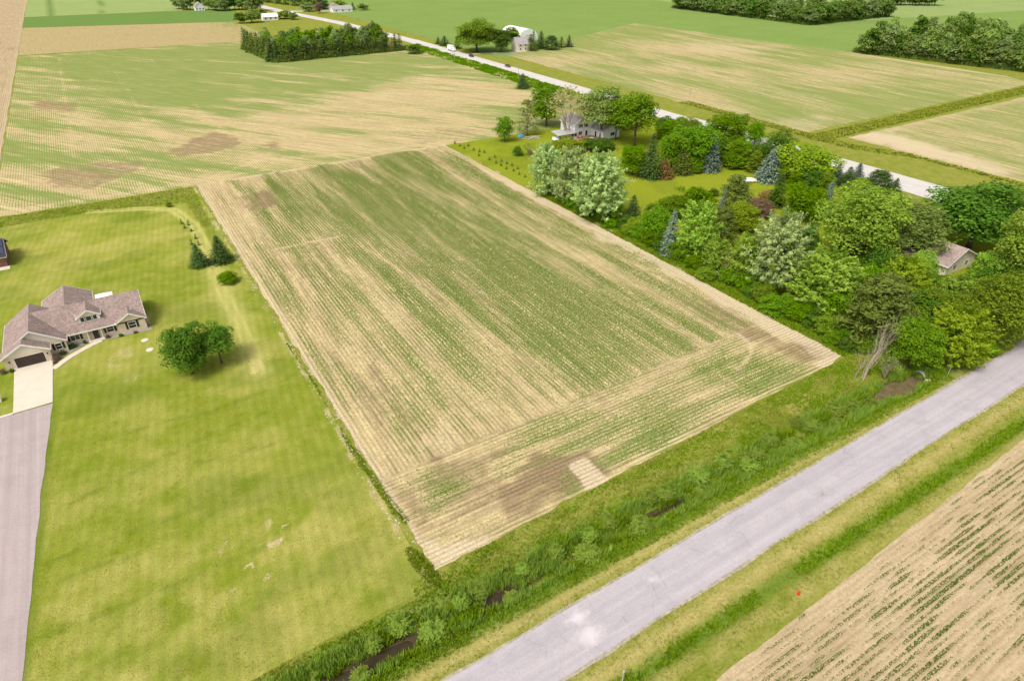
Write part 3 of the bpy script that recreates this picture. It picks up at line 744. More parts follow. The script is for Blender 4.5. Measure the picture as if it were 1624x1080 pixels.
# verge both sides of the near road
x, y, r = scatter(46000, -30, 150, 22, 43, 311)
gd = y - road_mid(x)
k = (np.abs(gd) > 3.45) & (y > 24.0 + 0.043 * (x - 40)) & (r.uniform(0, 1, len(x)) < 0.25 + 0.75 * sstep(0.35, 0.6, fbm(x / 2, y / 1.2, 312)))
x, y, gd = x[k], y[k], gd[k]
lu = (np.abs(y - 28.6) < 0.75 + 0.5 * fbm(x / 2, y, 313)) & ((x < 53.5) | (x > 60.5)) | ((gd > 6.3) & (fbm(x / 4, y / 2, 315) > 0.4))
dr_ = (~lu) & ((np.abs(gd - 5.0) < 0.45) | (np.abs(gd + 5.6) < 0.9)) & (fbm(x / 1.3, y / 1.3, 314) > 0.42)
zz = ground_z(x, y)
for nm, mm, sel, lab, hh in (('lush_grass', 'lush_blade', lu, 'dense bright green grass in the shallow roadside swale', 0.42), ('dry_clippings', 'dry_blade', dr_, 'straw coloured dry mown grass lying along the road verge', 0.10),
                             ('verge_grass', 'verge_blade', ~lu & ~dr_, 'short yellow green grass on the road verges', 0.16)):
    stuff(nm, M[mm], lab, 'grass', x[sel], y[sel], zz[sel], hh * (0.6 + 0.8 * fbm(x[sel], y[sel], 316)), 0.2 + 0 * x[sel], 3, 317)
# dark rank grass where the field meets the grove
x, y, r = scatter(9000, 109.6, 113.6, 57, 168, 318)
k = r.uniform(0, 1, len(x)) < sstep(0.3, 0.6, fbm(x / 2, y / 3, 319)); x, y = x[k], y[k]
stuff('grove_edge_grass', M['lush_blade'], 'rank grass strip between the bare field edge and the grove', 'grass', x, y, 0.016 + 0 * x, 0.45 + 0 * x, 0.3 + 0 * x, 3, 320)
# extra thick blades in the swale
x, y, r = scatter(9000, 20, 150, 27.6, 29.6, 321)
k = ((x < 53.5) | (x > 60.5)) & (r.uniform(0, 1, len(x)) < np.exp(-((y - 28.6 - 0.8 * (fbm(x / 5, x * 0, 324) - 0.5)) / 0.6) ** 2) * sstep(0.25, 0.5, fbm(x / 2.5, y, 325)))
x, y = x[k], y[k]
stuff('swale_grass', M['lush_blade'], 'thick tall grass filling the middle of the roadside swale', 'grass', x, y, ground_z(x, y), 0.42 * (0.4 + 1.1 * fbm(x / 2, y / 2, 323)), 0.22 + 0 * x, 3, 322)
# lawn texture
x, y, r = scatter(42000, -24, 19.4, 50, 170, 331)
k = (x > -24.2 + 0.066 * (y - 63)) & (y > 48.7 + 0.11 * (x + 0.6)) & ~((y > 117) & (y < 158) & (x < -2.5)) & (r.uniform(0, 1, len(x)) < 0.15 + 0.85 * sstep(0.3, 0.65, fbm(x / 2, y / 2, 332)) * (1 - 0.7 * sstep(90, 150, y)))
x, y = x[k], y[k]
stuff('lawn_tufts', M['lawn_blade'], 'mown yellow green grass of the large front lawn', 'grass', x, y, 0.012 + 0 * x, 0.035 + 0.03 * fbm(x, y, 333), 0.24 + 0 * x, 3, 334, lean=3.0)
# rough uncut strip north of the lawn and weeds on the field edge
x, y, r = scatter(16000, -50, 21, 190, 231, 341)
rough = atp([(-40, 352), (150, 322), (305, 296), (330, 345), (372, 425), (352, 418), (322, 360), (295, 322), (150, 336), (-40, 368)])
k = inside(x, y, rough); x, y = x[k], y[k]
stuff('rough_grass', M['verge_blade'], 'uncut weedy grass strip between the lawn and the crop fields', 'grass', x, y, 0.012 + 0 * x, 0.2 * (0.3 + fbm(x / 2, y / 2, 342)), 0.3 + 0 * x, 3, 343)
wp = atp([(455, 545), (500, 610), (560, 715), (610, 785), (642, 826)])
x, y, r = scatter(20000, 17, 26, 55, 122, 351)
d = seg_dist(x, y, wp); wd = 0.25 + 0.75 * sstep(95, 62, y)
k = (d < 0.75 * wd * (0.3 + 1.2 * fbm(x * 2, y / 3, 352))) & (r.uniform(0, 1, len(x)) < sstep(0.3, 0.55, fbm(x, y / 6, 354)) + sstep(72, 66, y)) ; x, y = x[k], y[k]
stuff('edge_weeds', M['lush_blade'], 'bright green weeds in a narrow strip on the lawn side field edge', 'weeds', x, y, 0.03 + 0 * x, 0.15 + 0 * x, 0.2 + 0 * x, 3, 353)
x, y, r = scatter(2600, 17.5, 22.5, 49, 60, 355)
k = (np.hypot((x - 19.6 + (y - 54) * 0.12) / 1.1, (y - 54) / 4) < 1); x, y = x[k], y[k]
x, y = x[::2], y[::2]
stuff('corner_weeds', M['lush_blade'], 'tangled weeds at the corner where lawn, field and ditch meet', 'weeds', x, y, ground_z(x, y) * (y < 51), 0.35 + 0 * x, 0.25 + 0 * x, 3, 356)
# scrub along the far highway bank and along the divider strip
x, y, r = scatter(15000, 196, 209, 236, 470, 361)
k = r.uniform(0, 1, len(x)) < 0.1 + sstep(0.48, 0.62, fbm(x / 5, y / 9, 362)); x, y = x[k], y[k]
stuff('highway_scrub', M['leaf_bright'], 'low leafy scrub on the bank between field and highway', 'scrub', x, y, 0.02 + 0 * x, 0.9 * (0.3 + fbm(x / 5, y / 9, 363)), 0.7 + 0 * x, 3, 364)
x, y, r = scatter(14000, 228, 470, 154.5, 170, 371)
k = (np.abs(y - (161.3 + 0.02 * (x - 250))) < 4.2) & (x > 236 + 0 * y); x, y = x[k], y[k]
x2, y2, r = scatter(11000, 228, 250, 60, 236, 372)
xe = 240 + 10 * sstep(150, 120, y2)
k = (np.abs(x2 - xe) < 2.2 + 1.5 * fbm(x2 / 5, y2 / 10, 373)); x2, y2 = x2[k], y2[k]
x, y = np.concatenate([x, x2]), np.concatenate([y, y2])
stuff('ditch_reeds', M['verge_blade'], 'rank grass in the drainage ditches beyond the highway', 'grass', x, y, 0.02 + 0 * x, 0.2 + 0.6 * fbm(x / 4, y / 4, 375), 0.7 + 0 * x, 3, 374, lean=0.9)
# leafy skirts of the far woods
ex, ey = [], []
rq = np.random.default_rng(391)
for (p, q, n_, dpt) in (((443, 283), (462.5, 187), 2600, 5), ((446, 284), (520, 296), 500, 5), (at(1070, 13), at(1282, 41), 3000, 6), (at(1282, 41), at(1406, 27), 2200, 6), ((101, 446.5), (188, 450.5), 2200, 2.5), ((100.5, 447), (96.5, 514), 1500, 2.5)):
    t = rq.uniform(0, 1, n_); ex.append(p[0] + (q[0] - p[0]) * t + rq.uniform(0, dpt, n_)); ey.append(p[1] + (q[1] - p[1]) * t + rq.uniform(0, dpt, n_))
x, y = np.concatenate(ex), np.concatenate(ey)
stuff('wood_edge_undergrowth', M['leaf_fargreen'], 'leafy undergrowth closing the edges of the far woods', 'undergrowth', x, y, 0 * x, 2.6 * rq.uniform(.4, 1.3, len(x)), 1.5 + 0 * x, 3, 392)
# stones raked to the lawn side of the field edge
x, y, r = scatter(420, 18.6, 20.6, 56, 205, 381)
V = []; F = []
for i in range(len(x)):
    s = r.uniform(0.06, 0.22); b = len(V)
    for (ax, ay, az) in ((1, 0, 0), (0, 1, 0), (-1, 0, 0), (0, -1, 0), (0, 0, .8)):
        V.append((x[i] + ax * s * r.uniform(.6, 1.2), y[i] + ay * s * r.uniform(.6, 1.2), 0.0 + az * s * r.uniform(.6, 1.2)))
    F += [(b, b + 1, b + 4), (b + 1, b + 2, b + 4), (b + 2, b + 3, b + 4), (b + 3, b, b + 4)]
M['stone'] = plain('field_stone', (0.5, 0.44, 0.35), 0.9, 0.2, 2)
tag(obj('field_stones', fast_mesh('field_stones', np.array(V), np.array(F)), M['stone']), 'pale stones strewn along the lawn side of the field edge', 'stones', kind='stuff')

# ================================================================== trees
def leaf_quads(c, n, t, s, asp, r, rn=None):
    """leaf sprays: centre, normal, long direction, half length, width ratio"""
    n = n / (np.linalg.norm(n, axis=1)[:, None] + 1e-9)
    t = t - n * (t * n).sum(1)[:, None]; t = t / (np.linalg.norm(t, axis=1)[:, None] + 1e-9)
    b = np.cross(n, t)
    s = s[:, None]
    k = len(c)
    V = np.empty((k, 4, 3))
    V[:, 0] = c - t * s; V[:, 1] = c + b * s * asp + n * s * 0.12; V[:, 2] = c + t * s; V[:, 3] = c - b * s * asp + n * s * 0.12
    if rn is None: rn = r.uniform(0, 1, k)
    return V.reshape(-1, 3), np.arange(k * 4).reshape(-1, 4), np.repeat(rn, 4)
def rdir(r, k):
    v = r.normal(0, 1, (k, 3)); return v / np.linalg.norm(v, axis=1)[:, None]
def limbs(seed, top, base_r, n, spread, z0, z1, lean=0.0, tip=0.03, seg=6, forks=1):
    r = np.random.default_rng(seed); m = MB()
    pts = [(0, 0, -0.25)]; rad = [base_r * 1.35]
    K = 6
    for i in range(1, K + 1):
        f = i / K
        pts.append((lean * f + r.normal(0, 0.06) * top / 10, r.normal(0, 0.06) * top / 10, top * f)); rad.append(base_r * (1 - 0.88 * f) + tip * 0.5)
    m.tube(pts, rad, seg)
    for i in range(n):
        f = r.uniform(z0, z1); q = Vector(pts[min(K, int(f * K))]).lerp(Vector(pts[min(K, int(f * K) + 1)]), f * K - int(f * K))
        a = 2.4 * i + r.uniform(-.4, .4); L = spread * r.uniform(0.7, 1.0); up = r.uniform(0.25, 0.7) * L
        p1 = q + Vector((math.cos(a) * L * .5, math.sin(a) * L * .5, up * .35)); p2 = q + Vector((math.cos(a) * L, math.sin(a) * L, up))
        rr = base_r * 0.45 * (1 - 0.5 * f)
        m.tube([q, p1, p2], [rr, rr * .65, tip], 5)
        for j in range(forks):
            b = a + r.uniform(-1, 1); p3 = p1 + Vector((math.cos(b) * L * .5, math.sin(b) * L * .5, L * r.uniform(.2, .6)))
            m.tube([p1, (p1 + p3) / 2 + Vector((0, 0, .1)), p3], [rr * .5, rr * .35, tip * .7], 4)
    return m
def lobes_crown(seed, Rr, zc, rz, nl, nleaf, ls, low=-0.75, ragged=0.25):
    """round crown of many leafy boughs with hollows between them"""
    r = np.random.default_rng(seed)
    i = np.arange(nl) + 0.5
    ph = np.arccos(1 - (1 - low) * i / nl); th_ = np.pi * (1 + 5 ** 0.5) * i + r.uniform(0, 6)
    d = np.stack([np.cos(th_) * np.sin(ph), np.sin(th_) * np.sin(ph), np.cos(ph)], 1) + r.normal(0, 0.10, (nl, 3))
    rad = r.uniform(0.62 - ragged * .6, 0.62 + ragged, nl)[:, None]
    C = d * rad * np.array([Rr, Rr, rz]) + np.array([0, 0, zc])
    LR = r.uniform(0.26, 0.42, nl) * Rr
    w = LR ** 2; w /= w.sum()
    k = r.choice(nl, nleaf, p=w)
    dv = rdir(r, nleaf); dv[:, 2] = np.where(dv[:, 2] < -0.35, -dv[:, 2], dv[:, 2])
    rr = LR[k] * r.uniform(0.7, 1.08, nleaf) * (1 + 0.25 * (noise(dv[:, 0] * 3 + k, dv[:, 1] * 3 + dv[:, 2] * 2, seed) - 0.5) * 2)
    P = C[k] + dv * rr[:, None] * np.array([1, 1, 0.85])
    nn = dv * 0.6 + np.array([0, 0, 0.7]) + rdir(r, nleaf) * 0.6
    rn = np.clip(0.45 + r.normal(0, 0.24, nleaf) + (r.uniform(0, 1, nl)[k] - .5) * 0.35, 0, 1)
    return leaf_quads(P, nn, rdir(r, nleaf), ls * r.uniform(0.6, 1.25, nleaf), 0.62, r, rn)
def plume_crown(seed, Rr, zb, zt, ns, per, ls, tilt=(0.25, 0.95)):
    """upswept feathery shoots, as on silver maples and willows"""
    r = np.random.default_rng(seed)
    f = r.uniform(0, 1, ns) ** 0.8
    prof = np.sin(np.pi * np.clip(0.18 + 0.75 * f, 0, 1)) ** 0.7
    az = r.uniform(0, 2 * np.pi, ns); rad = Rr * prof * r.uniform(0.35, 0.9, ns)
    S = np.stack([np.cos(az) * rad, np.sin(az) * rad, zb + (zt - zb) * f * 0.86], 1)
    up = tilt[0] + (tilt[1] - tilt[0]) * f + r.normal(0, 0.16, ns)
    az2 = az + r.normal(0, 0.35, ns)
    D = np.stack([np.cos(az2) * np.cos(up), np.sin(az2) * np.cos(up), np.sin(up)], 1)
    L = (zt - zb) * r.uniform(0.14, 0.26, ns)
    k = np.repeat(np.arange(ns), per); t = r.uniform(0, 1, len(k))
    side = rdir(r, len(k)); wdt = (0.16 * (1 - t) + 0.03) * L[k] * 1.5
    P = S[k] + D[k] * (t * L[k])[:, None] + side * wdt[:, None]
    P[:, 2] -= 0.06 * (t ** 2) * L[k]
    nn = rdir(r, len(k)) * 0.7 + np.array([0, 0, 0.8]) + np.stack([np.cos(az), np.sin(az), 0 * az], 1)[k] * 0.5
    tt = D[k] + side * 0.55
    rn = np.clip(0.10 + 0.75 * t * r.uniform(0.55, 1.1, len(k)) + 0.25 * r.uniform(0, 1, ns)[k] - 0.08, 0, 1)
    return leaf_quads(P, nn, tt, ls * r.uniform(0.6, 1.3, len(k)), 0.36, r, rn)
def conifer_crown(seed, Rr, zb, zt, tiers, nb, ls, droop=0.25, full=0.9, fuzz=0.18):
    r = np.random.default_rng(seed); P = []; N_ = []; T = []; S = []; rn = []
    for i in range(tiers):
        f = (i + r.uniform(-.25, .25)) / tiers; f = min(max(f, 0), 1)
        rad = Rr * (1 - f) ** full * (0.92 if i == 0 else 1) + 0.12
        z = zb + (zt - zb) * f
        m = max(4, int(nb * (0.35 + 0.65 * (1 - f))))
        for j in range(m):
            a = 2 * np.pi * (j + r.uniform(-.4, .4)) / m + i * 1.7; L = rad * r.uniform(0.74, 1.10)
            q = max(3, int(L / (ls * 0.95)))
            for e in range(q):
                t = (e + r.uniform(0.2, 0.9)) / q
                if t < 0.25 and r.uniform() < 0.6: continue
                aa = a + r.normal(0, fuzz) * (0.5 + 0.5 * t)
                P.append((math.cos(aa) * L * t, math.sin(aa) * L * t, z - droop * L * t + 0.25 * droop * L * t * t * 2 + r.normal(0, 0.05)))
                N_.append((math.cos(a) * 0.35 + r.normal(0, .3), math.sin(a) * 0.35 + r.normal(0, .3), 1.0))
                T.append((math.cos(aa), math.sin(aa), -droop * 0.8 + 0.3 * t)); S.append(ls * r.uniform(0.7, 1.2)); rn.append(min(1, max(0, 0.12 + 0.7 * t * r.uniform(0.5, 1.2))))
    for e in range(10):
        P.append((r.normal(0, .05), r.normal(0, .05), zt - 0.4 + e * 0.06)); N_.append(tuple(rdir(r, 1)[0])); T.append((0, 0, 1)); S.append(ls * 0.6); rn.append(.6)
    return leaf_quads(np.array(P), np.array(N_), np.array(T), np.array(S), 0.48, r, np.array(rn))
def pine_crown(seed, Rr, zb, zt, ncl, per, ls):
    """soft clumps of needles on level boughs"""
    r = np.random.default_rng(seed)
    f = np.linspace(0, 1, ncl) ** 0.9; r.shuffle(f)
    prof = np.clip(1.08 - f, 0.06, 1) ** 0.62 * np.clip(0.55 + 2.5 * f, 0, 1)
    az = 2.399 * np.arange(ncl) + r.uniform(-.4, .4, ncl)
    rad = Rr * prof * r.uniform(0.45, 0.86, ncl)
    C = np.stack([np.cos(az) * rad, np.sin(az) * rad, zb + (zt - zb) * f * 0.95 + 0.1 * rad], 1)
    CR = Rr * r.uniform(0.17, 0.30, ncl) * (0.55 + 0.45 * prof)
    k = np.repeat(np.arange(ncl), per); dv = rdir(r, len(k)); dv[:, 2] = np.abs(dv[:, 2]) * 0.7 - 0.12
    P = C[k] + dv * (CR[k] * r.uniform(.5, 1.1, len(k)))[:, None] * np.array([1.25, 1.25, .75])
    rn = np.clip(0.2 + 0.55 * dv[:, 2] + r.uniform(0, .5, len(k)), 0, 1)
    return leaf_quads(P, dv + rdir(r, len(k)) * .6 + np.array([0, 0, .3]), dv + np.array([0, 0, .6]), ls * r.uniform(.6, 1.2, len(k)), 0.4, r, rn)
def cat_parts(*ps):
    V = []; F = []; r_ = []; b = 0
    for v, f, q in ps:
        V.append(v); F.append(f + b); r_.append(q); b += len(v)
    return np.concatenate(V), np.concatenate(F), np.concatenate(r_)
def bough(seed, n, top, base, spread):   # a leafless crown
    r = np.random.default_rng(seed); m = MB()
    def grow(p, d, L, rr, lev):
        q = p + d * L * 0.5 + Vector((r.normal(0, .06), r.normal(0, .06), 0)) * L; e = p + d * L + Vector((r.normal(0, .08), r.normal(0, .08), .03)) * L
        m.tube([p, q, e], [rr, rr * .8, rr * .55], 5 if lev < 2 else 3, cap=False)
        if lev >= 4: return
        for i in range(2 if lev < 1 else (3 if lev < 3 else 2)):
            a = Vector(rdir(r, 1)[0]); nd = (d + a * spread * (0.55 + .12 * lev)).normalized(); nd.z = max(nd.z, -.05)
            s = p.lerp(e, r.uniform(.4, 1.0)); grow(s, nd.normalized(), L * r.uniform(.5, .75), rr * .5, lev + 1)
    for i in range(n):
        a = 2.4 * i; grow(Vector((math.cos(a) * .15, math.sin(a) * .15, -0.2)), Vector((math.cos(a) * .16, math.sin(a) * .16, 1)).normalized(), top * r.uniform(.38, .5), base * r.uniform(.7, 1), 0)
    return m

PROTO = {}
def proto(kind, var):
    """trunk mesh, crown mesh, nominal height and width of a kind of tree (10 m tall models)"""
    key = (kind, var)
    if key in PROTO: return PROTO[key]
    s = 1000 + 37 * var + sum(ord(ch) for ch in kind)
    if kind == 'round':
        tr = limbs(s, 7.0, 0.22, 9, 2.8, .25, .9); cr = lobes_crown(s, 4.0, 5.1, 5.0, 44, 9000, 0.20, -0.9); W = 9.0; bark = 'bark'
    elif kind == 'airy':
        tr = limbs(s, 8.0, 0.22, 12, 3.2, .3, .95, forks=2); cr = lobes_crown(s, 4.0, 5.7, 4.3, 36, 6500, 0.20, -0.55, 0.34); W = 9.2; bark = 'bark'
    elif kind == 'grand':
        tr = limbs(s, 7.0, 0.22, 14, 3.0, .22, .9, forks=2); cr = lobes_crown(s, 4.0, 5.4, 4.7, 70, 15000, 0.165, -0.75, .28); W = 9.0; bark = 'bark'
    elif kind == 'plume':
        tr = limbs(s, 8.0, 0.20, 10, 2.6, .15, .9); cr = cat_parts(plume_crown(s, 3.9, 0.7, 9.6, 300, 30, 0.25), lobes_crown(s + 3, 2.9, 4.6, 3.6, 20, 900, 0.3)); W = 8.8; bark = 'grey_bark'
    elif kind == 'bush':
        tr = limbs(s, 5.0, 0.16, 7, 3.0, .05, .7); cr = lobes_crown(s, 5.0, 3.9, 5.6, 34, 6500, 0.28, -0.6, 0.24); W = 11.5; bark = 'bark'
    elif kind == 'spruce':
        tr = limbs(s, 9.3, 0.20, 0, 1, .2, .9); cr = conifer_crown(s, 2.7, 0.25, 9.9, 27, 22, 0.27, .25, .72); W = 5.4; bark = 'bark'
    elif kind == 'spire':
        tr = limbs(s, 9.3, 0.17, 0, 1, .2, .9); cr = conifer_crown(s, 1.9, 0.2, 9.9, 30, 18, 0.25, 0.18, 0.75); W = 3.9; bark = 'bark'
    elif kind == 'pine':
        tr = limbs(s, 9.0, 0.22, 12, 2.4, .12, .9, forks=0); cr = pine_crown(s, 3.6, 0.7, 9.8, 150, 42, 0.23); W = 7.2; bark = 'bark'
    elif kind == 'scraggy':
        tr = limbs(s, 9.7, 0.18, 46, 2.2, .08, .97, forks=0); cr = pine_crown(s, 2.6, 0.8, 9.8, 60, 14, 0.24); W = 5.4; bark = 'grey_bark'
    elif kind == 'sparse':
        tr = bough(s, 3, 10, 0.2, 0.75); cr = lobes_crown(s, 3.6, 6.0, 3.9, 22, 900, 0.2, -0.4, .35); W = 8.4; bark = 'dead_wood'
    elif kind == 'dead':
        tr = bough(s, 4, 11, 0.24, 0.55); cr = None; W = 5.0; bark = 'dead_wood'
    elif kind == 'twig':
        tr = bough(s, 9, 9, 0.14, 0.8); cr = lobes_crown(s, 3.6, 5.4, 4.2, 18, 500, 0.24, -0.4, .35); W = 8.5; bark = 'grey_bark'
    elif kind == 'far':
        tr = limbs(s, 7.0, 0.2, 3, 2.4, .3, .8, seg=5, forks=0); cr = lobes_crown(s, 3.9, 4.9, 5.0, 26, 2000, 0.40, -0.9); W = 8.8; bark = 'bark'
    elif kind == 'farspruce':
        tr = limbs(s, 9.3, 0.2, 0, 1, .2, .9, seg=5); cr = conifer_crown(s, 2.4, 0.25, 9.9, 18, 14, 0.44, 0.25, .7); W = 5.0; bark = 'bark'
    elif kind == 'sapling':
        tr = limbs(s, 9, 0.3, 0, 1, .2, .9, seg=4); cr = conifer_crown(s, 3.2, 0.4, 9.8, 8, 7, 0.9, .2, .85); W = 6.4; bark = 'bark'
    tm = tr.mesh(kind + '_trunk', True); tm.materials.append(M[bark])
    cmsh = None
    if cr is not None:
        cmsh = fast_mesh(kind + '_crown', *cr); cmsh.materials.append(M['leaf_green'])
    if cr is not None:
        rad_ = np.hypot(cr[0][:, 0], cr[0][:, 1]); W = 2 * float(np.quantile(rad_, 0.93 if kind in ('spruce', 'spire', 'farspruce') else 0.92)); H = float(np.quantile(cr[0][:, 2], 0.998))
    else:
        H = 10.0
    PROTO[key] = (tm, cmsh, H, W)
    return PROTO[key]

KIND_NAME = {'round': 'broadleaf_tree', 'airy': 'open_crowned_tree', 'grand': 'large_shade_tree', 'plume': 'feathery_tree', 'bush': 'shrub', 'spruce': 'spruce_tree', 'spire': 'narrow_spruce_tree', 'pine': 'pine_tree',
             'scraggy': 'scraggy_conifer', 'sparse': 'sparse_tree', 'dead': 'dead_tree', 'twig': 'twiggy_shrub', 'far': 'leafy_tree', 'farspruce': 'spruce_tree', 'sapling': 'conifer_sapling'}
tree_n = [0]
_u = ['', 'first', 'second', 'third', 'fourth', 'fifth', 'sixth', 'seventh', 'eighth', 'ninth', 'tenth', 'eleventh', 'twelfth', 'thirteenth', 'fourteenth', 'fifteenth', 'sixteenth', 'seventeenth', 'eighteenth', 'nineteenth']
def nth(n):
    if n < 20: return _u[n]
    t = ['', '', 'twent', 'thirt', 'fort', 'fift'][n // 10]
    return t + 'ieth' if n % 10 == 0 else t + 'y-' + _u[n % 10]
TONE = {'fargreen': 'mid green', 'farlight': 'light green', 'greygreen': 'grey green', 'dark': 'dark green', 'bright': 'fresh green', 'green': 'leaf green', 'olive': 'olive green', 'light': 'pale green', 'pine': 'olive', 'spruce': 'dark'}
def plant(x, y, h, w, kind, leaf, label, group=None, name=None, z=0.0, tilt=None, var=None):
    tree_n[0] += 1; i = tree_n[0]
    tm, cmsh, H0, W0 = proto(kind, i % (3 if kind not in ('dead', 'sparse', 'scraggy', 'twig', 'sapling') else 1) if var is None else var)
    o = empty(name or KIND_NAME[kind], (x, y, z), (i * 2.39996) % 6.283)
    o.scale = (w / W0, w / W0, h / H0)
    if tilt: o.rotation_euler = tilt
    tag(o, label, 'shrub' if kind in ('bush', 'twig') else 'tree', group)
    obj('trunk', tm, None, o)
    if cmsh is not None:
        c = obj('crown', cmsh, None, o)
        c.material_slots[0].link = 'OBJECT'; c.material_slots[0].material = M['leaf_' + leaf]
    return o
def ptree(u, vb, vt, wpx, kind, leaf, label, group=None, **k):
    x, y = at(u, vb); w = metres(wpx, x, y)
    # the lowest foliage in view is the near rim of the crown: the stem stands a little farther back
    if kind != 'sapling': w *= 1.1
    d = 0.0 if kind in ('dead', 'sapling') else 0.15 * w
    n = math.hypot(x, y); x, y = x + x / n * d, y + y / n * d
    h = max(0.5, height_at(x, y, vt))
    return plant(x, y, h, w, kind, leaf, label, group, **k)

